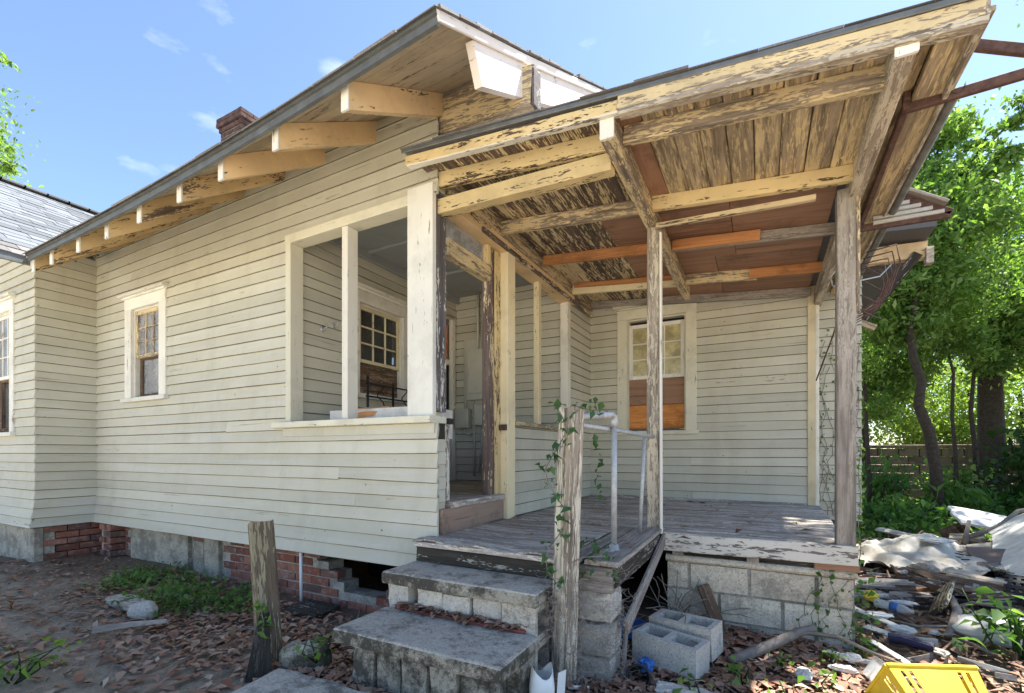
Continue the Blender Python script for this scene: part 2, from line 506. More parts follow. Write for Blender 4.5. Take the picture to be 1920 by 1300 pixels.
M['yellowplastic'] = plain('yellow_plastic', (0.80, 0.60, 0.03), 0.5, 0.14, 9, 0, 0, 0.5)
M['blackplastic'] = plain('black_plastic', (0.02, 0.02, 0.021), 0.5, 0.25)
M['whiteplastic'] = plain('white_plastic', (0.80, 0.82, 0.80), 0.4, 0.05)
M['blueplastic'] = plain('blue_plastic', (0.05, 0.16, 0.45), 0.4, 0.15)
M['clearplastic'] = glassmat('clear_plastic', (0.55, 0.60, 0.62), 0.55, 0.15)
M['tarp'] = plain('dirty_white_tarp', (0.52, 0.485, 0.41), 0.7, 0.3, 4, 0, 0.3)
M['foam'] = plain('white_foam', (0.66, 0.645, 0.60), 0.8, 0.2, 9)
M['pink'] = plain('pink_plastic', (0.70, 0.06, 0.22), 0.5, 0.1)
M['plankgrey'] = M['grey']
M['plankbrown'] = peel('brown_scrap_timber', (0.25, 0.17, 0.11), (0.16, 0.105, 0.07), 0.4, 0.2, 0.9)
M['plankpale'] = peel('pale_scrap_timber', (0.58, 0.50, 0.38), (0.42, 0.33, 0.22), 0.5, 0.12, 0.85)
M['tileboard'] = plain('brown_board', (0.17, 0.125, 0.105), 0.8, 0.2, 8)
M['metalwhite'] = plain('white_awning_metal', (0.46, 0.45, 0.41), 0.5, 0.15, 14)
M['gutter'] = plain('grey_gutter_metal', (0.22, 0.22, 0.21), 0.5, 0.35, 10, 0.4)

# ------------------------------------------------------------------ object helpers
WM = {}          # world matrices


def link(o, parent=None, mw=None):
    mw = mw if mw is not None else Matrix.Identity(4)
    COL.objects.link(o)
    WM[o.name] = mw
    if parent is not None:
        o.parent = parent
        o.matrix_basis = WM[parent.name].inverted() @ mw
    else:
        o.matrix_basis = mw
    return o


def mesh(name, verts, faces, mat, smooth=False):
    me = bpy.data.meshes.new(name)
    me.from_pydata([tuple(v) for v in verts], [], faces)
    if mat:
        me.materials.append(mat)
    if smooth:
        me.polygons.foreach_set('use_smooth', [True] * len(me.polygons))
    return me


def obj(name, verts, faces, mat, parent=None, mw=None, smooth=False):
    me = mesh(name, verts, faces, mat, smooth)
    me.update()
    return link(bpy.data.objects.new(name, me), parent, mw)


def empty(name, loc, label=None, cat=None, group=None, kind=None, parent=None, rz=0.0, rot=None):
    o = bpy.data.objects.new(name, None)
    o.empty_display_size = 0.1
    mw = Matrix.Translation(loc) @ (rot.to_matrix().to_4x4() if rot is not None else Matrix.Rotation(rz, 4, 'Z'))
    link(o, parent, mw)
    return tag(o, label, cat, group, kind)


def tag(o, label=None, cat=None, group=None, kind=None):
    if label: o['label'] = label
    if cat: o['category'] = cat
    if group: o['group'] = group
    if kind: o['kind'] = kind
    return o


def frame(p0, p1, up=(0, 0, 1)):
    p0, p1 = V(p0), V(p1)
    x = (p1 - p0).normalized()
    u = V(up)
    y = u.cross(x)
    if y.length < 1e-5:
        y = V((0, 1, 0)).cross(x)
    y.normalize()
    z = x.cross(y)
    m = Matrix((x, y, z)).transposed().to_4x4()
    m.translation = p0
    return m


def board_geo(L, wd, th, ch=0.004, segs=1, warp=0.0, rag=0.0, taper=1.0, rr=None):
    rr = rr or R
    ch = min(ch, wd * 0.3, th * 0.3)
    hw, ht = wd / 2, th / 2
    prof = [(-ht + ch, -hw), (ht - ch, -hw), (ht, -hw + ch), (ht, hw - ch), (ht - ch, hw), (-ht + ch, hw), (-ht, hw - ch), (-ht, -hw + ch)]
    vs, fs = [], []
    a1, a2, ph = rr.uniform(-1, 1) * warp, rr.uniform(-1, 1) * warp, rr.uniform(0, 6)
    for i in range(segs + 1):
        f = i / segs
        s = 1 + (taper - 1) * f
        oy = a1 * math.sin(f * 3.1 + ph * 0.2) + rr.uniform(-1, 1) * warp * 0.25
        oz = a2 * math.sin(f * 4.0 + ph) + rr.uniform(-1, 1) * warp * 0.25
        for (y, z) in prof:
            ex = rr.uniform(-rag, rag) if i in (0, segs) else 0
            vs.append((L * f + ex, y * s + oy, z * s + oz))
    for i in range(segs):
        for k in range(8):
            a, b = i * 8 + k, i * 8 + (k + 1) % 8
            fs.append((a, b, b + 8, a + 8))
    fs.append(tuple(reversed(range(8))))
    fs.append(tuple(range(segs * 8, segs * 8 + 8)))
    return vs, fs


def board(name, p0, p1, wd, th, mat, parent=None, up=(0, 0, 1), ch=0.004, segs=1, warp=0.0, rag=0.0, taper=1.0):
    """A timber from p0 to p1: `wd` along `up`, `th` across it. Local X follows the grain."""
    L = (V(p1) - V(p0)).length
    vs, fs = board_geo(L, wd, th, ch, segs, warp, rag, taper)
    # faces are wound for outward normals when profile runs clockwise in (y, z): flip
    fs = [tuple(reversed(f)) for f in fs]
    return obj(name, vs, [tuple(reversed(f)) for f in fs], M[mat], parent, frame(p0, p1, up))


def box(name, lo, hi, mat, parent=None, ch=0.004):
    """Axis-aligned chamfered box, grain along its longest side."""
    lo, hi = V(lo), V(hi)
    c, d = (lo + hi) / 2, hi - lo
    ax = max(range(3), key=lambda i: d[i])
    p0, p1 = c.copy(), c.copy()
    p0[ax] = lo[ax]
    p1[ax] = hi[ax]
    if ax == 2:
        return board(name, p0, p1, d[1], d[0], mat, parent, (0, 1, 0), ch)
    return board(name, p0, p1, d[2], d[1 - ax], mat, parent, (0, 0, 1), ch)


def tube_geo(pts, radii, n=8, cap=True):
    pts = [V(p) for p in pts]
    vs, fs = [], []
    up = V((0, 0, 1))
    t0 = (pts[1] - pts[0]).normalized()
    a = t0.cross(up)
    if a.length < 0.1: a = t0.cross(V((1, 0, 0)))
    a.normalize()
    for i, p in enumerate(pts):
        t = (pts[min(i + 1, len(pts) - 1)] - pts[max(i - 1, 0)]).normalized()
        a = (a - t * a.dot(t)).normalized()
        b = t.cross(a)
        r = radii[i] if isinstance(radii, (list, tuple)) else radii
        for k in range(n):
            q = 2 * math.pi * k / n
            vs.append(p + a * (r * math.cos(q)) + b * (r * math.sin(q)))
    for i in range(len(pts) - 1):
        for k in range(n):
            k2 = (k + 1) % n
            fs.append((i * n + k, i * n + k2, (i + 1) * n + k2, (i + 1) * n + k))
    if cap:
        fs.append(tuple(reversed(range(n))))
        m = (len(pts) - 1) * n
        fs.append(tuple(range(m, m + n)))
    return vs, fs


def tube(name, pts, r, mat, parent=None, n=8):
    c = V(pts[0])
    vs, fs = tube_geo([V(p) - c for p in pts], r, n)
    return obj(name, vs, fs, M[mat], parent, Matrix.Translation(c), smooth=True)


def join(parts):
    vs, fs = [], []
    for v, f in parts:
        o = len(vs)
        vs += list(v)
        fs += [tuple(i + o for i in q) for q in f]
    return vs, fs


def lathe_geo(prof, n=20, closed_bottom=True):
    vs, fs = [], []
    for (r, z) in prof:
        for k in range(n):
            q = 2 * math.pi * k / n
            vs.append((r * math.cos(q), r * math.sin(q), z))
    for i in range(len(prof) - 1):
        for k in range(n):
            k2 = (k + 1) % n
            fs.append((i * n + k, i * n + k2, (i + 1) * n + k2, (i + 1) * n + k))
    return vs, fs


def cells(us, vs_, solid, f, th):
    """Solid cells of a grid mapped by f(u, v, depth): one manifold plate with square holes."""
    vmap, verts, faces = {}, [], []

    def vid(i, j, k):
        key = (i, j, k)
        if key not in vmap:
            vmap[key] = len(verts)
            verts.append(V(f(us[i], vs_[j], k * th)))
        return vmap[key]
    nu, nv = len(us) - 1, len(vs_) - 1
    ok = lambda i, j: 0 <= i < nu and 0 <= j < nv and solid(i, j)
    for i in range(nu):
        for j in range(nv):
            if not ok(i, j): continue
            faces.append((vid(i, j, 0), vid(i, j + 1, 0), vid(i + 1, j + 1, 0), vid(i + 1, j, 0)))
            faces.append((vid(i, j, 1), vid(i + 1, j, 1), vid(i + 1, j + 1, 1), vid(i, j + 1, 1)))
            if not ok(i - 1, j): faces.append((vid(i, j, 0), vid(i, j, 1), vid(i, j + 1, 1), vid(i, j + 1, 0)))
            if not ok(i + 1, j): faces.append((vid(i + 1, j, 0), vid(i + 1, j + 1, 0), vid(i + 1, j + 1, 1), vid(i + 1, j, 1)))
            if not ok(i, j - 1): faces.append((vid(i, j, 0), vid(i + 1, j, 0), vid(i + 1, j, 1), vid(i, j, 1)))
            if not ok(i, j + 1): faces.append((vid(i, j + 1, 0), vid(i, j + 1, 1), vid(i + 1, j + 1, 1), vid(i + 1, j + 1, 0)))
    return verts, faces


def np_mesh(name, verts, quads, mat, smooth=False):
    me = bpy.data.meshes.new(name)
    nv, nq = len(verts), len(quads)
    me.vertices.add(nv)
    me.vertices.foreach_set('co', np.asarray(verts, dtype=np.float32).ravel())
    me.loops.add(nq * 4)
    me.loops.foreach_set('vertex_index', np.asarray(quads, dtype=np.int32).ravel())
    me.polygons.add(nq)
    me.polygons.foreach_set('loop_start', np.arange(0, nq * 4, 4, dtype=np.int32))
    me.polygons.foreach_set('loop_total', np.full(nq, 4, dtype=np.int32))
    me.materials.append(mat)
    me.update()
    me.validate()
    return me


def leaf_geo(pos, size, rs, flat=0.0, aspect=0.45, curl=0.25, up_bias=0.5):
    """Two-quad folded leaves at each point: pointed at both ends, creased along the midrib."""
    n = len(pos)
    d = rs.normal(size=(n, 3))
    d[:, 2] *= (1 - flat)
    d[:, 2] -= 0.25 * (1 - flat)
    d /= np.linalg.norm(d, axis=1)[:, None] + 1e-9
    u = rs.normal(size=(n, 3)) * (1 - up_bias)
    u[:, 2] += up_bias + flat * 3
    s = np.cross(d, u)
    s /= np.linalg.norm(s, axis=1)[:, None] + 1e-9
    nn = np.cross(s, d)
    L = size * (0.45 + 1.15 * rs.uniform(0, 1, size=(n, 1)) ** 1.5)
    W = L * aspect
    p = np.asarray(pos)
    base = p - d * L * 0.5
    tip = p + d * L * 0.5 - nn * L * curl * rs.uniform(-0.2, 1, size=(n, 1))
    m1 = p - d * L * 0.12 + s * W * 0.5 + nn * L * curl * 0.4
    m2 = p - d * L * 0.12 - s * W * 0.5 + nn * L * curl * 0.4
    c1 = p + d * L * 0.1
    vs = np.stack([base, m1, tip, m2, c1], axis=1).reshape(-1, 3)
    o = np.arange(n)[:, None] * 5
    q = np.concatenate([o + np.array([[0, 1, 2, 4]]), o + np.array([[0, 4, 2, 3]])], axis=0)
    return vs, q


def leaves(name, pos, size, mat, parent=None, rs=None, origin=(0, 0, 0), **kw):
    rs = rs or NR
    pos = np.asarray(pos, dtype=float) - np.asarray(origin, dtype=float)
    vs, q = leaf_geo(pos, size, rs, **kw)
    me = np_mesh(name, vs, q, M[mat])
    return link(bpy.data.objects.new(name, me), parent, Matrix.Translation(origin))


# ------------------------------------------------------------------ ground
def gh(x, y):
    z = 0.04 + 0.02 * math.sin(x * 1.3 + 0.7) * math.cos(y * 1.1) + 0.012 * math.sin(x * 3.1 + y * 2.3)
    if x < -3.2 and y > 1.6:
        z += 0.05 * min(1, (y - 1.6)) * min(1, (-3.2 - x))
    if x > 0.6 and 2.0 < y < 8.5:          # low mound under the rubbish
        fx = min(1, (x - 0.6) / 0.6) * max(0, min(1, (6.5 - x) / 1.5))
        fy = min(1, (y - 2.0) / 2.0) * max(0, min(1, (8.5 - y) / 1.0))
        z += 0.10 * fx * fy
    return z


def build_ground():
    xs = list(np.arange(-12, 9.01, 0.12))
    ys = list(np.arange(-2.5, 16.01, 0.12))
    xs = [-1500, -300, -80, -30, -18] + xs + [14, 24, 60, 300, 1500]
    ys = [-1500, -300, -80, -30, -12, -6] + ys + [20, 30, 80, 300, 1500]
    vs = []
    rs = np.random.RandomState(3)
    for y in ys:
        for x in xs:
            near = -12 <= x <= 9 and -2.5 <= y <= 16
            z = gh(x, y) + (rs.uniform(-1, 1) * 0.007 if near else 0)
            if not near: z = 0.04
            vs.append((x, y, z))
    nx = len(xs)
    fs = [(j * nx + i, j * nx + i + 1, (j + 1) * nx + i + 1, (j + 1) * nx + i) for j in range(len(ys) - 1) for i in range(nx - 1)]
    o = obj('ground', vs, fs, M['ground'], smooth=True)
    tag(o, kind='structure')


build_ground()

# walkway slab that leads to the steps
wk_us, wk_vs = [i / 16 for i in range(17)], [j / 10 for j in range(11)]
vs, fs = [], []
for j in range(11):
    for i in range(17):
        x, y = -2.36 + 1.5 * i / 16, -1.2 + 2.93 * j / 10
        e = R.uniform(-0.02, 0.02) if i in (0, 16) or j in (0, 10) else 0
        vs.append((x + e, y + e, 0.105 + R.uniform(-0.004, 0.004)))
for i in range(17 * 11):
    v = vs[i]
    vs.append((v[0] + (v[0] + 1.6) * 0.01, v[1], -0.02))
N1 = 17 * 11
for j in range(10):
    for i in range(16):
        a = j * 17 + i
        fs.append((a, a + 1, a + 18, a + 17))
ring = [i for i in range(17)] + [j * 17 + 16 for j in range(1, 11)] + [10 * 17 + i for i in range(15, -1, -1)] + [j * 17 for j in range(9, 0, -1)]
for k in range(len(ring)):
    a, b = ring[k], ring[(k + 1) % len(ring)]
    fs.append((b, a, a + N1, b + N1))
tag(obj('path', vs, fs, M['conc']), kind='structure')

# ------------------------------------------------------------------ the house
house = empty('house', (-4.0, 4.0, 0.0), 'abandoned single-storey clapboard house with grey-green siding and a collapsing open porch', 'house')
EXPO = 0.1022


def wframe(axis, plane, ns):
    """Wall frame: local X along the wall, local Y outward, local Z up; returns (matrix at s=0, sign of s)."""
    N = V((0, ns, 0)) if axis == 'x' else V((ns, 0, 0))
    D = N.cross(V((0, 0, 1)))
    m = Matrix((D, N, V((0, 0, 1)))).transposed().to_4x4()
    sg = D.x if axis == 'x' else D.y
    return m, sg


def clap_wall(name, axis, plane, ns, s0, s1, z0, z1, holes=(), parent=None, flare=0.0, ext0=0, ext1=0, top=None, mat='siding', joint=0.35, expo=EXPO, ztop_back=None):
    """A sheathed wall whose clapboards are objects of their own."""
    m, sg = wframe(axis, plane, ns)

    def place(s, z):
        mm = m.copy()
        mm.translation = V((s, plane, z)) if axis == 'x' else V((plane, s, z))
        return mm
    # sheathing behind the boards, cut round the openings
    cs = sorted({s0, s1, *[h[0] for h in holes], *[h[1] for h in holes]})
    cz = sorted({z0, ztop_back or z1, *[h[2] for h in holes], *[h[3] for h in holes]})
    cs = [c for c in cs if s0 <= c <= s1]
    cz = [c for c in cz if z0 <= c <= z1]
    inh = lambda i, j: any(h[0] - 1e-4 <= cs[i] and cs[i + 1] <= h[1] + 1e-4 and h[2] - 1e-4 <= cz[j] and cz[j + 1] <= h[3] + 1e-4 for h in holes)
    if axis == 'x':
        f = lambda u, v, d: (u, plane - ns * (0.012 + d), v)
    else:
        f = lambda u, v, d: (plane - ns * (0.012 + d), u, v)
    vv, ff = cells(cs, cz, lambda i, j: not inh(i, j), f, 0.09)
    wall = obj(name, vv, ff, M['wall_in'], parent)
    n = 0
    z = z0
    while z < z1 - 0.02:
        zt = min(z + expo + 0.024, z1)
        hh = zt - z
        # free intervals of this course
        iv = [(s0 - ext0 * 0.018, s1 + ext1 * 0.018)]
        for h in holes:
            if h[2] < z + expo * 0.5 and h[3] > z + expo * 0.5:
                nv = []
                for (a, b) in iv:
                    if h[1] <= a or h[0] >= b:
                        nv.append((a, b))
                    else:
                        if h[0] - a > 0.01: nv.append((a, h[0]))
                        if b - h[1] > 0.01: nv.append((h[1], b))
                iv = nv
        pieces = []
        for (a, b) in iv:
            if top is not None:
                a, b = top(z + expo, a, b)
                if b - a < 0.03: continue
            if b - a > 2.2 and R.random() < joint:
                c = R.uniform(a + 0.6, b - 0.6)
                pieces += [(a, c - 0.002), (c + 0.002, b)]
            else:
                pieces.append((a, b))
        fl = flare * max(0.0, 1 - (z - z0) / 0.36) ** 1.3
        flt = flare * max(0.0, 1 - (z + expo - z0) / 0.36) ** 1.3
        for (a, b) in pieces:
            ea = fl * ext0 if abs(a - (s0 - ext0 * 0.018)) < 1e-6 else 0
            eb = fl * ext1 if abs(b - (s1 + ext1 * 0.018)) < 1e-6 else 0
            L = b - a
            sn = max(1, int(L / 0.35))
            vs = []
            dz = R.uniform(-0.003, 0.003)
            tl = R.uniform(-0.004, 0.004)
            lift = R.uniform(0, 0.004)
            gap = R.uniform(0.004, 0.0075)
            if R.random() < 0.06: tl *= 3
            for i in range(sn + 1):
                fr = i / sn
                x = L * fr
                xb = -eb + (L + ea + eb) * fr if sg < 0 else -ea + (L + ea + eb) * fr
                wb = dz + tl * fr + R.uniform(-0.0016, 0.0016)
                yb = 0.024 + lift + R.uniform(-0.0015, 0.0015) + fl
                if i in (0, sn): yb += R.choice((0, 0, 0.003))
                vs += [(xb, fl, wb), (xb, yb - 0.005, wb), (xb, yb, wb + gap + R.uniform(-0.0015, 0.0015)), (x, 0.005 + flt, hh), (x, flt, hh)]
            fs = []
            for i in range(sn):
                o = i * 5
                for k in range(5):
                    k2 = (k + 1) % 5
                    fs.append((o + k, o + 5 + k, o + 5 + k2, o + k2))
            fs.append((0, 1, 2, 3, 4))
            o = sn * 5
            fs.append((o + 4, o + 3, o + 2, o + 1, o))
            ob = obj('clapboard', vs, [tuple(reversed(q)) for q in fs], M[mat], wall, place(b if sg < 0 else a, z))
            ob.data.materials.append(M['siding_shadow_edge'])
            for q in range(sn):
                ob.data.polygons[q * 5 + 1].material_index = 1  # lower chamfer carries the painted shadow line
            n += 1
        z += expo
    return wall


AY, BX = 2.70, -2.04         # planes of the long wall and of the porch entry wall
WX, WYF = -7.13, 2.15        # wing: its side wall and its front wall
A_Z0, A_Z1 = 0.475, 3.83
OPEN = (-3.63, -1.95, 1.50, 3.175)
WINA = (-6.40, -5.54, 1.87, 3.07)
clap_wall('wall', 'x', AY, -1, WX, BX, A_Z0, A_Z1, [OPEN, WINA], house, flare=0.055, ext0=0, ext1=1)
clap_wall('wall', 'y', WX, 1, WYF, AY, A_Z0, 3.68, [], house, flare=0.055, ext0=1, ext1=0)
WINW = (-8.55, -7.68, 1.50, 3.14)
clap_wall('wall', 'x', WYF, -1, -10.9, WX, A_Z0, 4.9, [WINW], house, flare=0.055, ext0=0, ext1=1,
          top=lambda z, a, b: (a, min(b, -6.33 - (z - 3.2) / 0.62) if z > 3.66 else b), ztop_back=3.66)
# porch back wall and the bit of wall that returns to it, porch half wall, porch end walls
BY = 6.04
WINB = (-1.66, -0.70, 1.53, 3.16)
clap_wall('wall', 'x', BY, -1, BX, 0.43, 0.74, 3.30, [WINB], house, flare=0.0)
clap_wall('wall', 'y', BX, 1, 5.24, BY, 0.74, 3.30, [], house)
clap_wall('wall', 'y', BX, 1, 3.80, 5.16, 0.72, 1.56, [], house)
IX, IY = -3.62, 5.22
WINI = (3.40, 4.22, 1.86, 2.99)
DOORI = (4.52, 5.16, 0.94, 3.05)
clap_wall('wall', 'y', IX, 1, 2.80, IY, 0.94, 3.42, [WINI, DOORI], house)
clap_wall('wall', 'x', IY, -1, IX, -2.12, 0.94, 3.42, [], house)
# wall that steps out behind the porch corner
clap_wall('wall', 'x', 6.34, -1, 0.50, 0.93, 0.55, 3.6, [], house, ext1=1)
clap_wall('wall', 'y', 0.93, 1, 6.34, 9.5, 0.55, 3.6, [], house, ext0=1)

# shell of the rest of the house (back and ends) so it stands as a solid building
box('wall', (-10.9, 9.4, 0.3), (0.9, 9.5, 3.6), 'wall_in', house)
box('wall', (-11.0, 2.2, 0.3), (-10.9, 9.5, 3.6), 'wall_in', house)
box('porch_floor', (-7.1, 2.85, 0.86), (-2.1, 5.20, 0.935), 'deck', house)
box('ceiling', (IX, 2.80, 3.36), (-2.10, IY, 3.40), 'ceil_in', house)
for y in (3.55, 4.4):
    box('ceiling_trim', (IX, y, 3.335), (-2.12, y + 0.05, 3.362), 'ceil_in', house)
board('cornice', (IX + 0.05, 2.82, 3.32), (IX + 0.05, IY, 3.32), 0.09, 0.04, 'ceil_in', house)

# ---- opening of the enclosed porch in the long wall
of = empty('window', (-2.85, AY, 1.5), parent=house)
box('jamb', (-3.628, 2.668, 1.565), (-3.562, 2.80, 3.095), 'opening', of)
box('mullion', (-2.955, 2.675, 1.566), (-2.890, 2.785, 3.093), 'white', of)
box('header', (-3.628, 2.664, 3.096), (-2.272, 2.80, 3.172), 'opening', of)
box('sill', (-3.74, 2.615, 1.515), (-2.035, 2.82, 1.565), 'opening', of)
box('apron', (-3.66, 2.668, 1.44), (-2.04, 2.69, 1.514), 'siding', of)
cp = empty('corner_post', (-2.15, AY, 1.56), parent=house)
box('post_face', (-2.27, 2.655, 1.566), (-2.042, 2.70, 3.20), 'window_white', cp)
box('post_core', (-2.27, 2.70, 1.566), (-2.10, 2.82, 3.19), 'cream', cp)
box('post_return', (-2.10, 2.702, 1.60), (-2.052, 2.835, 3.17), 'greyjamb', cp)
# end of the half wall under the post
box('end_board', (-2.075, 2.80, 0.955), (-2.03, 2.845, 1.51), 'chipped', cp)
box('end_block', (-2.075, 2.705, 1.40), (-2.036, 2.798, 1.51), 'beamdark', cp)
for k in range(5):
    box('end_clapboard', (-2.07, 2.70, 0.95 + k * 0.0905), (-2.034 + 0.004 * (k % 2), 2.797, 0.95 + k * 0.0905 + 0.088), 'siding', cp, 0.002)
box('end_cap', (-2.09, 2.81, 1.512), (-2.015, 2.87, 1.555), 'beamdark', cp)

# ---- entry: door frame, transom, posts, screen openings
df = empty('door_frame', (-2.06, 3.2, 0.94), parent=house)
box('door_jamb', (-2.12, 3.44, 0.945), (-2.055, 3.565, 3.05), 'brownjamb', df)
box('door_stop', (-2.055, 3.53, 0.945), (-2.035, 3.615, 3.05), 'yellow', df)
box('transom_bar', (-2.11, 2.84, 2.76), (-2.035, 3.44, 2.885), 'yellow_half', df)
box('transom_pane', (-2.08, 2.84, 2.885), (-2.074, 3.44, 3.05), 'pane', df, 0.001)
box('transom_stile', (-2.095, 3.39, 2.886), (-2.03, 3.44, 3.05), 'yellow', df)
box('latch', (-2.045, 3.58, 1.50), (-1.97, 3.612, 1.55), 'rust', df)
box('threshold', (-2.13, 2.84, 0.90), (-1.985, 3.60, 0.945), 'deck', df)
box('riser', (-2.06, 2.72, 0.715), (-2.0, 3.60, 0.899), 'riser', df)
ep = empty('entry_post', (-2.0, 3.7, 0.72), parent=house)
box('post_board', (-2.055, 3.618, 0.725), (-1.965, 3.76, 3.06), 'cream', ep)
box('edge_strip', (-2.035, 3.762, 0.725), (-1.985, 3.796, 3.06), 'brownjamb', ep)
sf = empty('screen_frame', (-2.04, 4.5, 1.55), parent=house)
box('cap', (-2.14, 3.80, 1.556), (-1.98, 5.17, 1.592), 'yellow_half', sf)
box('mullion', (-2.09, 4.40, 1.594), (-2.03, 4.465, 3.06), 'cream', sf)
box('end_post', (-2.10, 5.15, 0.74), (-2.005, 5.25, 3.06), 'white', sf)
box('plate', (-2.13, 2.84, 3.062), (-1.975, 5.30, 3.16), 'tail', sf)
box('plate_trim', (-1.975, 3.2, 3.06), (-1.95, 5.9, 3.10), 'brownjamb', sf)
box('plate', (-2.12, 2.84, 3.165), (-1.985, 6.0, 3.30), 'yellow_half', sf)

# ---- windows
def sash(parent, axis, plane, ns, s0, s1, z0, z1, nc, nr, pane, mat, depth=0.035, rail=0.045, munt=0.016):
    """A sash: stiles, rails, muntins and panes."""
    def bx(nm, a, b, c, d, y0, y1, mt):
        lo_, hi_ = sorted((plane + ns * y0, plane + ns * y1))
        if axis == 'x': return box(nm, (a, lo_, c), (b, hi_, d), mt, parent, 0.002)
        return box(nm, (lo_, a, c), (hi_, b, d), mt, parent, 0.002)
    bx('stile', s0, s0 + rail, z0, z1, 0, depth, mat)
    bx('stile', s1 - rail, s1, z0, z1, 0, depth, mat)
    bx('rail', s0 + rail, s1 - rail, z0, z0 + rail, 0.001, depth - 0.001, mat)
    bx('rail', s0 + rail, s1 - rail, z1 - rail, z1, 0.001, depth - 0.001, mat)
    a, b, c, d = s0 + rail, s1 - rail, z0 + rail, z1 - rail
    for i in range(1, nc):
        x = a + (b - a) * i / nc
        bx('muntin', x - munt / 2, x + munt / 2, c, d, 0.008, depth - 0.006, mat)
    for j in range(1, nr):
        zz = c + (d - c) * j / nr
        for i in range(nc):
            xa = a + (b - a) * i / nc + (munt / 2 if i else 0)
            xb = a + (b - a) * (i + 1) / nc - (munt / 2 if i < nc - 1 else 0)
            bx('muntin', xa, xb, zz - munt / 2, zz + munt / 2, 0.009, depth - 0.007, mat)
    for i in range(nc):
        for j in range(nr):
            xa = a + (b - a) * i / nc + (munt / 2 if i else 0)
            xb = a + (b - a) * (i + 1) / nc - (munt / 2 if i < nc - 1 else 0)
            za = c + (d - c) * j / nr + (munt / 2 if j else 0)
            zb = c + (d - c) * (j + 1) / nr - (munt / 2 if j < nr - 1 else 0)
            bx('pane', xa, xb, za, zb, 0.012, 0.016, pane)


def window(axis, plane, ns, s0, s1, z0, z1, trim, cas=0.115, crown=True, label=None, sillw=0.05):
    """Casing, head and sill round an opening; returns the window and its inner rectangle."""
    c = (s0 + s1) / 2
    wo_ = empty('window', (c, plane, z0) if axis == 'x' else (plane, c, z0), parent=house)
    if label: wo_['label'] = label

    def bx(nm, a, b, c_, d, y0, y1, mt):
        lo_, hi_ = sorted((plane + ns * y0, plane + ns * y1))
        if axis == 'x': return box(nm, (a, lo_, c_), (b, hi_, d), mt, wo_, 0.004)
        return box(nm, (lo_, a, c_), (hi_, b, d), mt, wo_, 0.004)
    bx('sill', s0 - 0.03, s1 + 0.03, z0, z0 + 0.045, -0.08, 0.065, trim)
    bx('casing', s0, s0 + cas, z0 + 0.046, z1 - 0.16, -0.02, 0.035, trim)
    bx('casing', s1 - cas, s1, z0 + 0.046, z1 - 0.16, -0.02, 0.035, trim)
    bx('head', s0, s1, z1 - 0.159, z1 - 0.04, -0.02, 0.037, trim)
    if crown:
        bx('crown', s0 - 0.02, s1 + 0.02, z1 - 0.039, z1 - 0.018, -0.02, 0.060, trim)
        bx('crown', s0 - 0.045, s1 + 0.045, z1 - 0.017, z1 + 0.012, -0.02, 0.085, trim)
    a, b, c_, d = s0 + cas, s1 - cas, z0 + 0.046, z1 - 0.16
    for (xa, xb) in ((a - 0.001, a + 0.018), (b - 0.018, b + 0.001)):
        bx('jamb', xa, xb, c_, d, -0.10, 0.0, trim)
    bx('jamb', a + 0.018, b - 0.018, d - 0.018, d, -0.10, 0.0, trim)
    return wo_, (a + 0.019, b - 0.019, c_, d - 0.019), bx


# window in the long wall: nine panes over one curtained pane
wA, (a, b, c, d), bx = window('x', AY, -1, *WINA, 'window_white', 0.135)
mid = c + (d - c) * 0.48
sash(wA, 'x', AY + 0.045, -1, a, b, mid - 0.02, d, 3, 3, 'pane', 'yellow_half', rail=0.04)
sash(wA, 'x', AY + 0.085, -1, a, b, c, mid + 0.015, 1, 1, 'pane', 'plankbrown', rail=0.05)
box('curtain', (a, AY + 0.11, c), (b, AY + 0.12, d), 'curtain', wA, 0.001)
# window of the wing
wW, (a, b, c, d), bx = window('x', WYF, -1, *WINW, 'window_white', 0.12)
mid = c + (d - c) * 0.47
sash(wW, 'x', WYF + 0.045, -1, a, b, mid - 0.02, d, 3, 3, 'pane', 'window_white', rail=0.04)
sash(wW, 'x', WYF + 0.085, -1, a, b, c, mid + 0.015, 1, 1, 'pane_dark', 'plankbrown', rail=0.06)
box('curtain', (a, WYF + 0.12, c), (b, WYF + 0.13, d), 'curtain', wW, 0.001)
# window at the back of the open porch: papered panes above plywood and strand board
wB, (a, b, c, d), bx = window('x', BY, -1, *WINB, 'opening', 0.125, label='papered window with its lower half boarded in plywood and orange strand board')
mid = c + 0.66
sash(wB, 'x', BY + 0.05, -1, a, b, mid, d - 0.05, 3, 3, 'pane_yellow', 'window_white', rail=0.045)
bx('plywood_patch', a, b, c + 0.335, mid - 0.002, -0.06, -0.03, 'ply')
bx('strand_board', a, b, c + 0.035, c + 0.333, -0.07, -0.045, 'osb')
bx('stool', a, b, c, c + 0.034, -0.08, -0.01, 'brownjamb')
box('backing', (a, BY + 0.10, c), (b, BY + 0.11, d), 'dark_in', wB, 0.001)
# window inside the enclosed porch
wI, (a, b, c, d), bx = window('y', IX, 1, *WINI, 'white', 0.085)
mid = c + (d - c) * 0.36
sash(wI, 'y', IX - 0.045, 1, a, b, mid, d, 3, 3, 'pane_dark', 'cream', rail=0.035)
bx('plywood_patch', a, b, c + 0.002, mid - 0.002, -0.07, -0.045, 'plankbrown')
box('backing', (IX - 0.13, a, c), (IX - 0.12, b, d), 'dark_in', wI, 0.001)
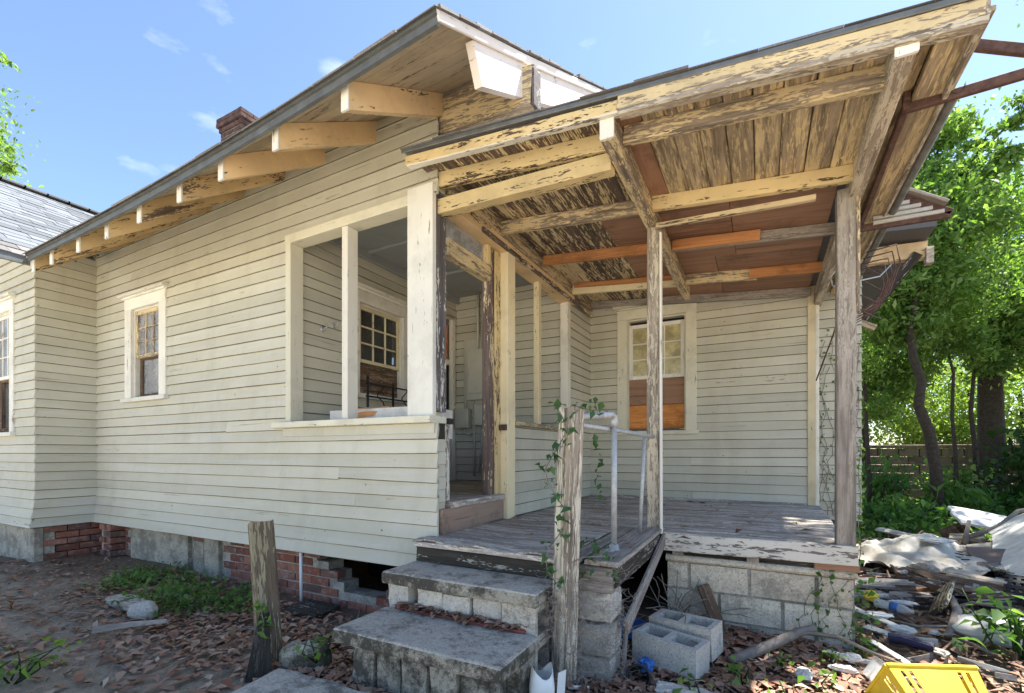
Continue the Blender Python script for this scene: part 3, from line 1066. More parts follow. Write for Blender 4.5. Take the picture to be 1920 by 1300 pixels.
# door in that wall
dI = empty('door', (IX, 4.84, 0.94), parent=house)
box('casing', (IX - 0.02, 4.52, 0.945), (IX + 0.03, 4.60, 3.05), 'white', dI)
box('casing', (IX - 0.02, 5.085, 0.945), (IX + 0.03, 5.16, 3.05), 'white', dI)
box('leaf', (IX - 0.06, 4.60, 0.945), (IX - 0.03, 5.085, 2.45), 'dark_in', dI)
box('transom_pane', (IX - 0.05, 4.60, 2.52), (IX - 0.04, 5.085, 2.98), 'osb', dI)
box('rail', (IX - 0.06, 4.60, 2.451), (IX + 0.005, 5.085, 2.519), 'white', dI)

# clothes hooks on the inner wall
for (y, z) in ((3.02, 2.44), (3.15, 2.50), (3.28, 2.57)):
    vs, fs = join([tube_geo([(0, 0, 0), (0.05, 0, -0.005), (0.075, 0, 0.02), (0.07, 0, 0.045)], 0.006, 6),
                   tube_geo([(0, 0, -0.02), (0.004, 0, 0.03)], 0.016, 6)])
    obj('hook', vs, fs, M['galv'], house, Matrix.Translation((IX + 0.02, y, z)), True)

# electric panel, boxes and conduits on the porch end wall
ebx = empty('electric_panel', (-3.25, IY - 0.04, 2.2), parent=house)
box('backboard', (-3.47, IY - 0.045, 1.93), (-2.85, IY - 0.022, 2.78), 'panelgrey', ebx)
box('cabinet', (-3.36, IY - 0.15, 1.98), (-2.98, IY - 0.046, 2.62), 'panelgrey', ebx)
box('cabinet_door', (-3.33, IY - 0.165, 2.06), (-3.01, IY - 0.151, 2.55), 'panelgrey', ebx)
box('latch', (-3.315, IY - 0.178, 2.28), (-3.295, IY - 0.166, 2.33), 'galv', ebx)
box('switch_box', (-3.56, IY - 0.12, 1.63), (-3.36, IY - 0.023, 1.88), 'panelgrey', ebx)
box('switch_box', (-3.26, IY - 0.12, 1.66), (-3.10, IY - 0.023, 1.915), 'panelgrey', ebx)
for x, z0, z1, r in ((-3.24, 2.62, 3.40, 0.016), (-3.15, 2.62, 3.40, 0.036), (-3.30, 1.0, 1.98, 0.012)):
    tube('conduit', [(x, IY - 0.06, z0), (x, IY - 0.06, z1)], r, 'panelgrey', ebx)
tube('conduit', [(-3.18, IY - 0.07, 1.66), (-3.17, IY - 0.07, 1.5), (-3.20, IY - 0.06, 1.3), (-3.23, IY - 0.06, 1.05)], 0.013, 'galv', ebx)
tube('conduit', [(-3.42, IY - 0.07, 1.88), (-3.42, IY - 0.07, 2.0), (-3.36, IY - 0.09, 2.06)], 0.014, 'panelgrey', ebx)
tube('conduit', [(-3.14, IY - 0.07, 1.66), (-3.13, IY - 0.07, 1.58), (-3.02, IY - 0.07, 1.56)], 0.013, 'panelgrey', ebx)
tube('conduit', [(-3.45, IY - 0.07, 1.63), (-3.44, IY - 0.07, 1.56), (-3.36, IY - 0.07, 1.55)], 0.013, 'panelgrey', ebx)

# ---- corner boards of the porch back wall
box('corner_board', (0.425, BY - 0.035, 0.735), (0.50, BY + 0.04, 3.10), 'cream', house)
box('corner_board', (0.502, BY - 0.005, 0.735), (0.535, BY + 0.30, 3.10), 'white', house)
board('baseboard', (BX, BY - 0.03, 0.75), (0.42, BY - 0.03, 0.735), 0.04, 0.03, 'deck', house)

# ---- main roof over the long wall: eave runs with the wall, its tails droop with age
EX0, EX1 = -6.12, -1.365
def eave_z(x): return 3.20 + 0.195 * max(0.0, min(1.05, (x - EX0) / (EX1 - EX0))) ** 2.3      # top of sheathing: the old eave sags
WALLTOP = 3.86
PITCH = 0.54
EY = 1.82
RIDGE_Y = 6.6
ridge_z = WALLTOP + PITCH * (RIDGE_Y - AY)
roof = empty('roof', (-4.3, 3.0, 3.5), parent=house)
def walltop(x):
    return WALLTOP
def roof_z(x, y):
    if y < AY: return eave_z(x) + (walltop(x) - eave_z(x)) * (y - EY) / (AY - EY)
    return WALLTOP + PITCH * (y - AY)
def slab(name, pts_top, th, mat, parent):
    n = len(pts_top)
    vs = [V(p) for p in pts_top] + [V(p) - V((0, 0, th)) for p in pts_top]
    fs = [tuple(range(n)), tuple(reversed(range(n, 2 * n)))] + [(i + n, (i + 1) % n + n, (i + 1) % n, i) for i in range(n)]
    return obj(name, vs, fs, M[mat], parent)
# sheathing boards, the first ones seen from below
nb = 7
for k in range(nb):
    ya, yb = EY + (AY + 0.05 - EY) * k / nb, EY + (AY + 0.05 - EY) * (k + 1) / nb - 0.004
    xl, xm = (-6.32 - max(0.0, q - 1.86) * 1.07 for q in (ya, yb))      # the boards run left to the valley of the wing
    xs_b = list(range(17))
    vs, fs = [], []
    for i in xs_b:
        x, x2 = xl + (EX1 - xl) * i / 16, xm + (EX1 - xm) * i / 16
        za, zb = roof_z(x, ya), roof_z(x2, yb)
        vs += [(x - xl, 0, za), (x2 - xl, yb - ya, zb), (x2 - xl, yb - ya, zb - 0.022), (x - xl, 0, za - 0.022)]
    for i in range(len(xs_b) - 1):
        q = i * 4
        for j in range(4):
            j2 = (j + 1) % 4
            fs.append((q + j, q + 4 + j, q + 4 + j2, q + j2))
    q = (len(xs_b) - 1) * 4
    fs += [(0, 1, 2, 3), (q + 3, q + 2, q + 1, q)]
    obj('soffit_board', vs, fs, M['soffit'], roof, Matrix.Translation((xl, ya, 0)))
slab('deck', [(-7.25, AY + 0.06, roof_z(EX0, AY + 0.06)), (EX1, AY + 0.06, roof_z(EX1, AY + 0.06)), (EX1, RIDGE_Y, ridge_z), (-7.25, RIDGE_Y, ridge_z)], 0.024, 'soffit', roof)
slab('deck', [(-11.2, RIDGE_Y, ridge_z), (EX1, RIDGE_Y, ridge_z), (EX1, 10.2, ridge_z - PITCH * (10.2 - RIDGE_Y)), (-11.2, 10.2, ridge_z - PITCH * (10.2 - RIDGE_Y))], 0.024, 'shingle', roof)
# rafter tails
TAILS = (-2.03, -2.62, -3.18, -3.68, -4.24, -4.76, -5.28, -5.83, -6.24)
def plumb_rafter(x, ya, yb, hgt, mat, th=0.055):
    za, zb = roof_z(x, ya) - 0.023, walltop(x) - 0.023 + (yb - AY) * 0.54
    hx = th / 2
    pts = [V((x + sx * hx, y, z - dz)) for y, z in ((ya, za), (yb, zb)) for sx, dz in ((-1, 0), (1, 0), (1, hgt), (-1, hgt))]
    fr = frame((x, ya, za), (x, yb, zb))
    inv = fr.inverted()
    rr = 0.004
    return obj('rafter', [inv @ p for p in pts], [(0, 1, 2, 3), (7, 6, 5, 4), (0, 4, 5, 1), (1, 5, 6, 2), (2, 6, 7, 3), (3, 7, 4, 0)], M[mat], roof, fr), za
for k, x in enumerate(TAILS):
    hgt = 0.16
    t, za = plumb_rafter(x, 1.87, AY + 0.04, hgt, 'tail' if k < 3 else 'tail_worn')
    box('rafter_end', (x - 0.0275, 1.856, za - hgt - 0.002), (x + 0.0275, 1.869, za - 0.002), 'tail_end', roof, 0.002)
# eave fascia and metal drip edge
def sloped_strip(name, x0, x1, z0f, y0, y1, zlo, zhi, mat, parent, n=14):
    vs, fs = [], []
    for i in range(n + 1):
        x = x0 + (x1 - x0) * i / n
        zz = z0f(x) + R.uniform(-0.003, 0.003)
        vs += [(x - x0, 0, zz + zlo), (x - x0, y1 - y0, zz + zlo), (x - x0, y1 - y0, zz + zhi), (x - x0, 0, zz + zhi)]
    for i in range(n):
        o = i * 4
        for k in range(4):
            k2 = (k + 1) % 4
            fs.append((o + k, o + k2, o + 4 + k2, o + 4 + k))
    fs += [(3, 2, 1, 0), (n * 4, n * 4 + 1, n * 4 + 2, n * 4 + 3)]
    return obj(name, vs, [tuple(reversed(f)) for f in fs], M[mat], parent, Matrix.Translation((x0, y0, 0)))
sloped_strip('fascia', EX0 - 0.05, EX1 + 0.004, eave_z, EY - 0.022, EY, -0.068, 0.0, 'drip', roof)
sloped_strip('drip_edge', EX0 - 0.06, EX1 + 0.01, eave_z, EY - 0.036, EY - 0.023, -0.03, 0.008, 'drip', roof)
# shingles: two visible edges, tabs of uneven thickness; the slope itself is out of sight from the yard
def tab(p, ux, uy, wd, dp, th, lift=0.0):
    p, ux, uy = V(p), V(ux).normalized(), V(uy).normalized()
    n_ = ux.cross(uy)
    a = [p, p + ux * wd, p + ux * wd + uy * dp, p + uy * dp]
    lo = [q + n_ * 0.002 for q in a]
    hi = [q + n_ * (th + (lift if i < 2 else 0)) for i, q in enumerate(a)]
    return lo + hi, [(3, 2, 1, 0), (4, 5, 6, 7), (0, 1, 5, 4), (1, 2, 6, 5), (2, 3, 7, 6), (3, 0, 4, 7)]
cnt = 0
for row in range(3):
    x = EX0 - 0.07 - row * 0.11
    y = EY - 0.055 + row * 0.14
    while x < EX1 + 0.0:
        wd = min(R.uniform(0.22, 0.32), EX1 + 0.03 - x)
        if wd < 0.05: break
        z0 = roof_z(x, max(y, EY)) - (0.03 if y < EY else 0) * 0.8 + row * 0.001
        z1 = roof_z(x + wd, max(y, EY)) - (0.03 if y < EY else 0) * 0.8 + row * 0.001
        zz = roof_z(x, y + 0.3) + 0.004
        uy = V((0, 0.3, zz - z0))
        vs, fs = tab((0, 0, 0), (wd, 0, z1 - z0), uy, wd - 0.004, 0.30, R.uniform(0.004, 0.009), R.uniform(0, 0.007))
        obj('shingle', vs, fs, M['shingle'], roof, Matrix.Translation((x, y, z0)))
        x += wd
# plain courses higher up: one object of stuff
parts = []
for k in range(4, 30):
    y = EY - 0.055 + k * 0.14
    if y > RIDGE_Y - 0.2: break
    z = roof_z(-4, y) + 0.006
    x = EX0
    while x < EX1:
        wd = min(R.uniform(0.25, 0.35), EX1 + 0.03 - x)
        if wd < 0.03: break
        z = roof_z(x, y) + 0.006
        parts.append(tab((x, y, z), (1, 0, 0), (0, 1, PITCH), wd - 0.004, 0.16, R.uniform(0.006, 0.012), 0.004))
        x += wd
vs, fs = join(parts)
tag(obj('shingle_field', vs, fs, M['shingle'], roof), kind='stuff')
# rake at the gable end: thin edge, shingle ends, white barge board
n = 22
for k in range(n):
    y = EY - 0.02 + k * 0.16
    z = roof_z(EX1, y)
    uy = V((0, 0.2, roof_z(EX1, y + 0.2) - z))
    vs, fs = tab((0, 0, 0), (1, 0, 0), uy, R.uniform(0.10, 0.125), 0.21, R.uniform(0.006, 0.014), R.uniform(0.002, 0.014))
    obj('shingle', vs, fs, M['shingle'], roof, Matrix.Translation((EX1 - 0.085, y, z + 0.004)))
board('rake_edge', (EX1 + 0.006, EY - 0.02, roof_z(EX1, EY) - 0.028), (EX1 + 0.006, AY, WALLTOP - 0.028), 0.05, 0.018, 'barge', roof, up=(0, 0, 1))
board('rake_edge', (EX1 + 0.006, AY + 0.002, WALLTOP - 0.028), (EX1 + 0.006, RIDGE_Y, ridge_z - 0.028), 0.05, 0.018, 'barge', roof)
# barge board with its cut end
bo = 0.05
y0, y1 = 2.136, 6.4
zt = lambda y: roof_z(EX1, y) - 0.046
vs = [(0, y0, zt(y0)), (0, y1, zt(y1)), (0, y1, zt(y1) - 0.235), (0, y0 + 0.095, zt(y0 + 0.095) - 0.235)]
vs = [V(v) for v in vs] + [V(v) + V((-bo, 0, 0)) for v in vs]
vs = [v - V((0, y0, zt(y0))) for v in vs]
rotm = Matrix.Translation((EX1 - 0.006, y0, zt(y0)))
obj('barge_board', vs, [(3, 2, 1, 0), (4, 5, 6, 7), (0, 1, 5, 4), (1, 2, 6, 5), (2, 3, 7, 6), (3, 0, 4, 7)], M['barge'], roof, rotm)
# purlin that pokes out through the gable, rotten board under it
pur = board('purlin', (BX, 2.77, 3.71), (-1.302, 2.77, 3.655), 0.265, 0.10, 'yellow_half', roof, rag=0.01, segs=3, warp=0.004)
board('purlin_end', (-1.301, 2.77, 3.655), (-1.286, 2.77, 3.655), 0.25, 0.104, 'greyjamb', roof)
# gable wall above the porch roof
gw = [(BX, AY + 0.02, 3.30), (BX, AY + 0.02, WALLTOP - 0.03), (BX, RIDGE_Y, ridge_z - 0.03), (BX, 9.5, 4.2), (BX, 9.5, 3.3)]
vs = [V(v) for v in gw] + [V(v) + V((-0.08, 0, 0)) for v in gw]
nn_ = len(gw)
obj('gable_wall', vs, [tuple(range(nn_)), tuple(reversed(range(nn_, 2 * nn_)))] + [(i + nn_, (i + 1) % nn_ + nn_, (i + 1) % nn_, i) for i in range(nn_)], M['redwall'], house)
board('gable_trim', (BX + 0.012, AY + 0.03, 3.79), (BX + 0.012, 4.2, 4.58), 0.09, 0.02, 'plankbrown', house)
for k in range(8):
    obj('gable_shingle', *tab((0, 0, 0), (0, 1, 0), (0, 0, 1), 0.11, 0.16, 0.01, 0.004), M['plankbrown'], house, Matrix.Translation((BX + 0.004, AY + 0.05 + (k % 4) * 0.115, 3.62 + (k // 4) * 0.13)))
# top rail of the long wall under the soffit

# ---- roof of the wing
WRX, WRZ, WEX, WEZ = -9.3, 5.05, -6.30, 3.20
wr = empty('roof', (-8.2, 2.4, 3.5), parent=house)
wp = (WRZ - WEZ) / (WEX - WRX)
slab('deck', [(WEX, 1.5, WEZ), (WEX, 1.86, WEZ), (WRX, 4.88, WRZ), (WRX, 1.5, WRZ)], 0.024, 'soffit', wr)
slab('deck', [(-7.251, AY + 0.06, WALLTOP), (-7.251, RIDGE_Y, ridge_z), (-11.2, RIDGE_Y, ridge_z), (WRX, 4.88, WRZ + 0.02)], 0.024, 'shingle', roof)
slab('deck', [(WRX, 1.5, WRZ), (WRX, 6.0, WRZ), (-11.2, 6.0, WEZ), (-11.2, 1.5, WEZ)], 0.024, 'shingle', wr)
board('fascia', (WEX + 0.012, 1.5, WEZ - 0.035), (WEX + 0.012, 1.85, WEZ - 0.035), 0.09, 0.022, 'drip', wr)
slope_len = math.hypot(WEX - WRX, WRZ - WEZ)
ud = V((WRX - WEX, 0, WRZ - WEZ)).normalized()
nd = V((0, 1, 0)).cross(ud)
if nd.z < 0: nd = -nd
rows = 24
cnt = 0
field = []
for k in range(rows):
    base = V((WEX, 0, WEZ)) + ud * (slope_len * k / rows - (0.03 if k == 0 else 0)) + nd * 0.006
    y = 1.45 + (k % 2) * 0.1
    while y < 6.2:
        wd = R.uniform(0.23, 0.30)
        p = base + V((0, y, 0))
        th = R.uniform(0.006, 0.012)
        a_ = [V((0, 0, 0)), V((0, wd - 0.006, 0)), V((0, wd - 0.006, 0)) + ud * 0.17, ud * 0.17]
        vs = [q + nd * 0.001 for q in a_] + [q + nd * (th + (0.006 if i < 2 else 0)) for i, q in enumerate(a_)]
        fs = [(0, 1, 2, 3), (7, 6, 5, 4), (4, 5, 1, 0), (5, 6, 2, 1), (6, 7, 3, 2), (7, 4, 0, 3)]
        mt = M['shingle'] if k < 2 else M['shingle_pale']
        # the near part of the slope, down to the valley, is in view: single shingles there
        valley = 1.90 + 3.0 * k / rows
        if y > valley + 0.05: break
        if cnt < 290:
            obj('shingle', vs, fs, mt, wr, Matrix.Translation(p))
            cnt += 1
        y += wd
parts = []
y = 1.45
while y < 5.0:
    obj('ridge_cap', *tab((0, 0, 0), (0, 1, 0), (-1, 0, 0), 0.26, 0.2, 0.012, 0.012), M['shingle'], wr, Matrix.Translation((WRX + 0.1, y, WRZ + 0.01)))
    y += 0.24

# ---- chimney
ch = empty('chimney', (-7.5, 4.75, 4.0), parent=house)
box('core', (-7.74, 4.55, 4.2), (-7.22, 5.03, 6.61), 'mortar', ch)
bm = mesh('brick', *board_geo(0.2, 0.062, 0.09, 0.004), M['brick'])
bmd = bm.copy()
bmd.materials[0] = M['brick_dark']
def brick_at(p, ang, parent, scale=1.0, me=None):
    o = bpy.data.objects.new('brick', me or bm)
    mw = Matrix.Translation(p) @ Matrix.Rotation(ang, 4, 'Z') @ Matrix.Diagonal((scale, 1, 1, 1))
    return link(o, parent, mw)
cz = 6.66
for r in range(13):
    z = cz - r * 0.075
    ex = (0.045, 0.05, 0.02)[r] if r < 3 else 0.0
    x0, x1, y0, y1 = -7.76 - ex, -7.20 + ex, 4.54 - ex, 5.08 + ex
    off = (r % 2) * 0.1
    L = x1 - x0
    cuts = [0] + [c for c in (off + 0.21 * i for i in range(0, 5)) if 0.05 < c < L - 0.05] + [L]
    for a, b in zip(cuts, cuts[1:]):
        s = (b - a - 0.008) / 0.2
        brick_at((x0 + a, y0 + 0.045, z), 0, ch, s, bmd)
        brick_at((x1 - 0.045, y0 + a, z), math.pi / 2, ch, s, bmd)
        if r < 3: brick_at((x0 + 0.045, y0 + a, z), math.pi / 2, ch, s, bmd)
box('cap', (-7.72, 4.58, 6.61), (-7.24, 5.0, 6.705), 'mortar', ch)

# ---- foundation of the long wall and the wing
fd = empty('foundation', (-4.5, 2.8, 0.0), parent=house)
FY = 2.765
HOLE = [(-3.02, -2.60, 0.16), (-3.10, -2.52, 0.24), (-3.20, -2.52, 0.31), (-3.34, -2.45, 0.385)]
def in_hole(x, z):
    for k, (a, b, zz) in enumerate(HOLE):
        if zz <= z + 0.03 and a < x < b: hit = True; break
    else: hit = False
    return hit
# mortar bed behind the bricks, cut round the hole
xs_ = [-7.15, -3.36, -3.22, -3.12, -3.04, -2.58, -2.5, -2.43, -2.05]
zs_ = [-0.1, 0.16, 0.235, 0.31, 0.385, 0.47]
def mort_solid(i, j):
    xm, zm = (xs_[i] + xs_[i + 1]) / 2, (zs_[j] + zs_[j + 1]) / 2
    if zm < 0.16: return True
    lim = {1: (-3.04, -2.58), 2: (-3.12, -2.5), 3: (-3.22, -2.5), 4: (-3.36, -2.43)}[j]
    return not (lim[0] < xm < lim[1])
vv, ff = cells(xs_, zs_, mort_solid, lambda u, v, dd: (u, FY + 0.012 + dd, v), 0.16)
obj('mortar_bed', vv, ff, M['mortar'], fd)
box('crawl_dark_sheet', (-3.6, 3.6, -0.05), (-2.1, 3.7, 0.8), 'dark_in', fd)  # near-black sheet, paints the darkness behind the hole in the bricks
STUC = [(-6.42, -5.25), (-4.96, -4.72)]
for r in range(8):
    z = 0.44 - r * 0.0755
    x = -7.1 - (r % 2) * 0.105
    while x < -2.1:
        xc = x + 0.1
        if in_hole(xc, z) or any(a - 0.06 < xc < b + 0.06 for a, b in STUC) or R.random() < 0.015:
            x += 0.211
            continue
        brick_at((x + R.uniform(-0.004, 0.004), FY + 0.045 + R.uniform(-0.006, 0.003), z + R.uniform(-0.003, 0.003)), R.uniform(-0.012, 0.012), fd)
        x += 0.211
for a, b in STUC:
    box('stucco_panel', (a, FY - 0.03, -0.05), (b, FY + 0.02, 0.468), 'stucco', fd)
box('stucco_panel', (-5.18, FY - 0.012, 0.02), (-5.0, FY + 0.01, 0.40), 'stucco', fd)
# brick pier beside the wing, wing side bricks and its rendered front
for r in range(7):
    z = 0.44 - r * 0.0755
    for i in range(3):
        y = 2.20 + i * 0.211 - (r % 2) * 0.1
        if 2.14 < y < 2.72:
            brick_at((WX - 0.015, y, z), math.pi / 2, fd, min(1, (2.74 - y) / 0.2))
    brick_at((-6.88 + (r % 2) * 0.1, FY - 0.10, z), 0, fd, 0.6)
    brick_at((-6.66 + 0.0 * r, FY - 0.145, z), math.pi / 2, fd, 0.8)
box('mortar_bed', (-7.3, 2.18, -0.1), (WX - 0.045, 2.78, 0.47), 'mortar', fd)
box('mortar_bed', (-6.89, FY - 0.12, -0.1), (-6.69, FY + 0.1, 0.465), 'mortar', fd)
box('stucco_panel', (-11, 2.16, -0.1), (-7.12, 2.30, 0.47), 'stucco', fd)
box('stucco_panel', (-7.30, 2.12, -0.1), (-7.10, 2.20, 0.468), 'stucco', fd)

# ------------------------------------------------------------------ open porch: deck
deck = empty('porch_deck', (-0.8, 4.5, 0.7), parent=house)
DZ = 0.71
# boards of the porch proper run with the front edge
y = 3.66
k = 0
while y < 6.03:
    wd = 0.135
    x0, x1 = -2.02, 0.53 + R.uniform(-0.02, 0.015)
    zz = DZ - 0.012 + R.uniform(-0.003, 0.003) + 0.01 * (y - 3.66)
    if y < 4.05 and k < 3:
        segs_ = [(x0, -0.72), (-0.717, x1)]
    elif R.random() < 0.5:
        c_ = R.uniform(-1.4, -0.1)
        segs_ = [(x0, c_), (c_ + 0.003, x1)]
    else:
        segs_ = [(x0, x1)]
    for a_, b_ in segs_:
        board('floor_board', (a_, y + wd / 2, zz), (b_, y + wd / 2, zz + R.uniform(-0.004, 0.004)), 0.024, wd - 0.005, 'deck', deck, segs=4, warp=0.002, rag=0.006)
    y += wd
    k += 1
# porch front board, its rotted end and the joist
board('fascia', (-0.665, 3.675, 0.635), (0.535, 3.675, 0.645), 0.125, 0.03, 'deck_fascia', deck, segs=5, warp=0.004, rag=0.008)
board('joist', (-0.66, 3.75, 0.60), (0.52, 3.75, 0.61), 0.12, 0.045, 'beamdark', deck)
# landing in front of the door: warped sheet over old boards, deep dark beam at its front
LX0, LX1, LY0, LY1 = -2.08, -0.74, 2.53, 3.66
nx_, ny_ = 26, 14
vs = []
for j in range(ny_ + 1):
    for i in range(nx_ + 1):
        fx, fy = i / nx_, j / ny_
        x = LX0 + (-1.0 - LX0) * fx
        yy = LY0 - 0.035 + (LY1 - LY0 + 0.03) * fy
        if j == 0: yy += R.uniform(-0.012, 0.018)
        if i == 0 and j < 3: x += R.uniform(-0.02, 0.01)
        z = DZ + 0.004 + 0.006 * math.sin(fx * 7 + fy * 3) + (0.010 * math.sin(fx * 17) if j == 0 else 0) + 0.012 * fy
        if x < BX + 0.05 and yy > AY - 0.03: x = BX + 0.05
        vs.append((x, yy, z))
nv_ = len(vs)
vs += [(v[0], v[1], v[2] - 0.012) for v in vs]
fs = []
W1 = nx_ + 1
for j in range(ny_):
    for i in range(nx_):
        a_ = j * W1 + i
        fs += [(a_, a_ + 1, a_ + W1 + 1, a_ + W1), (a_ + nv_, a_ + W1 + nv_, a_ + W1 + 1 + nv_, a_ + 1 + nv_)]
ring = list(range(W1)) + [j * W1 + nx_ for j in range(1, ny_ + 1)] + [ny_ * W1 + i for i in range(nx_ - 1, -1, -1)] + [j * W1 for j in range(ny_ - 1, 0, -1)]
for q in range(len(ring)):
    a_, b_ = ring[q], ring[(q + 1) % len(ring)]
    fs.append((b_, a_, a_ + nv_, b_ + nv_))
obj('landing_sheet', vs, fs, M['deck'], deck)
board('landing_board', (-2.07, 2.53, 0.690), (-1.0, 2.53, 0.684), 0.03, 0.07, 'deck', deck, segs=6, warp=0.004, rag=0.01)
board('landing_beam', (-2.06, 2.535, 0.624), (-1.0, 2.535, 0.619), 0.095, 0.06, 'beamdark', deck, segs=5, warp=0.003, rag=0.006)
board('landing_beam', (-0.99, 2.56, 0.60), (-0.73, 2.56, 0.60), 0.14, 0.07, 'grey', deck, rag=0.006, segs=2)
board('landing_beam', (-0.735, 2.56, 0.62), (-0.70, 3.66, 0.645), 0.13, 0.05, 'beamdark', deck, segs=4, warp=0.004)
for (xa, wv_, zz) in ((-0.955, 0.10, 0.69), (-0.845, 0.09, 0.688), (-0.74, 0.11, 0.70)):
    board('landing_board', (xa, 2.52 + R.uniform(-0.02, 0.03), zz), (xa + 0.02, 3.70, zz + 0.02), 0.028, wv_, 'grey', deck, segs=5, warp=0.006, rag=0.015)
board('diagonal_board', (-0.655, 3.67, 0.66), (-0.685, 2.66, 0.31), 0.09, 0.022, 'grey', deck, rag=0.01, segs=3)
# corner pier of rough blocks under the landing
pier = empty('landing_pier', (-0.86, 2.62, 0.0), parent=deck)
def rough_block(name, lo, hi, mat, parent, n=4, amp=0.006, ch=0.012):
    lo, hi = V(lo), V(hi)
    d = hi - lo
    verts, faces, vm = [], [], {}
    def vid(i, j, k):
        key = (i, j, k)
        if key not in vm:
            p = V((d.x * i / n, d.y * j / n, d.z * k / n))
            ee = [0, 0, 0]
            edge = sum(1 for q in (i, j, k) if q in (0, n))
            if edge >= 2:
                cdir = V((d.x / 2, d.y / 2, d.z / 2)) - p
                for ax, q in enumerate((i, j, k)):
                    if q in (0, n): p[ax] += (ch * 0.5 if q == 0 else -ch * 0.5)
            p += V((R.uniform(-1, 1), R.uniform(-1, 1), R.uniform(-1, 1))) * amp
            vm[key] = len(verts)
            verts.append(p)
        return vm[key]
    for a in range(n):
        for b in range(n):
            faces.append((vid(a, b, 0), vid(a, b + 1, 0), vid(a + 1, b + 1, 0), vid(a + 1, b, 0)))
            faces.append((vid(a, b, n), vid(a + 1, b, n), vid(a + 1, b + 1, n), vid(a, b + 1, n)))
            faces.append((vid(a, 0, b), vid(a + 1, 0, b), vid(a + 1, 0, b + 1), vid(a, 0, b + 1)))
            faces.append((vid(a, n, b), vid(a, n, b + 1), vid(a + 1, n, b + 1), vid(a + 1, n, b)))
            faces.append((vid(0, a, b), vid(0, a, b + 1), vid(0, a + 1, b + 1), vid(0, a + 1, b)))
            faces.append((vid(n, a, b), vid(n, a + 1, b), vid(n, a + 1, b + 1), vid(n, a, b + 1)))
    return obj(name, verts, faces, M[mat], parent, Matrix.Translation(lo))
rough_block('concrete_block', (-0.965, 2.55, 0.345), (-0.735, 2.78, 0.53), 'block', deck, 5, 0.006, 0.02)
rough_block('concrete_block', (-0.955, 2.555, 0.16), (-0.735, 2.78, 0.338), 'block', deck, 5, 0.004)
rough_block('concrete_block', (-0.955, 2.55, -0.04), (-0.74, 2.78, 0.153), 'block', deck, 5, 0.004)
bpy.data.objects.remove(pier)
# block foundation under the porch front
FZ = 0.545
pf = empty('porch_foundation', (-0.06, 3.8, 0.0), parent=house)
box('cap', (-0.65, 3.70, 0.487), (0.535, 3.90, 0.535), 'fdnblock', pf, 0.02)
box('mortar_bed', (-0.638, 3.731, -0.1), (0.524, 3.88, 0.486), 'stucco', pf)
for r in range(3):
    z1 = 0.484 - r * 0.2
    z0 = z1 - 0.194
    x = -0.645 - (0.235 if r == 0 else 0.03 if r == 1 else 0.235)
    while x < 0.52:
        a_, b_ = max(x, -0.645), min(x + 0.394, 0.53)
        if b_ - a_ > 0.03:
            rough_block('concrete_block', (a_, 3.715 + R.uniform(-0.004, 0.004), z0), (b_ - 0.006, 3.89, z1), 'fdnblock', pf, 3, 0.002, 0.012)
        x += 0.4
for i in range(4):
    rough_block('concrete_block', (0.34, 3.90 + i * 0.4, 0.08), (0.53, 4.29 + i * 0.4, 0.53), 'fdnblock', pf, 2, 0.003)
    rough_block('concrete_block', (-0.64, 3.90 + i * 0.4, 0.08), (-0.45, 4.29 + i * 0.4, 0.53), 'fdnblock', pf, 2, 0.003)
for x in (-0.60, -0.10):
    box('shim', (x, 3.69, 0.537), (x + 0.075, 3.80, 0.575), 'grey', pf)
box('shim', (0.30, 3.685, 0.537), (0.545, 3.80, 0.585), 'ply', pf)
box('crawl_dark_sheet', (-2.0, 5.0, 0.0), (-0.64, 5.05, 0.68), 'dark_in', pf)  # another black sheet, painted dark for the unlit space below the porch

# ------------------------------------------------------------------ open porch: posts and roof
board('porch_post', (-0.735, 3.70, 0.705), (-0.735, 3.70, 3.02), 0.092, 0.092, 'post', house, up=(0, 1, 0), segs=8, warp=0.004, ch=0.006)
board('porch_post', (-0.672, 3.645, 0.70), (-0.676, 3.645, 2.95), 0.04, 0.016, 'white', house, up=(0, 1, 0), segs=4, warp=0.002)
board('porch_post', (0.475, 3.735, 0.705), (0.475, 3.735, 3.0), 0.105, 0.105, 'grey', house, up=(0, 1, 0), segs=8, warp=0.004, ch=0.006)
board('post_scab', (0.535, 3.70, 2.2), (0.535, 3.70, 2.99), 0.05, 0.02, 'yellow_half', house, up=(0, 1, 0))
pr_ = empty('porch_roof', (-0.7, 4.2, 3.1), parent=house)
PY0 = 2.49
def psz(x): return 3.30 - 0.088 * (x + 2.1)        # underside of the roof boards
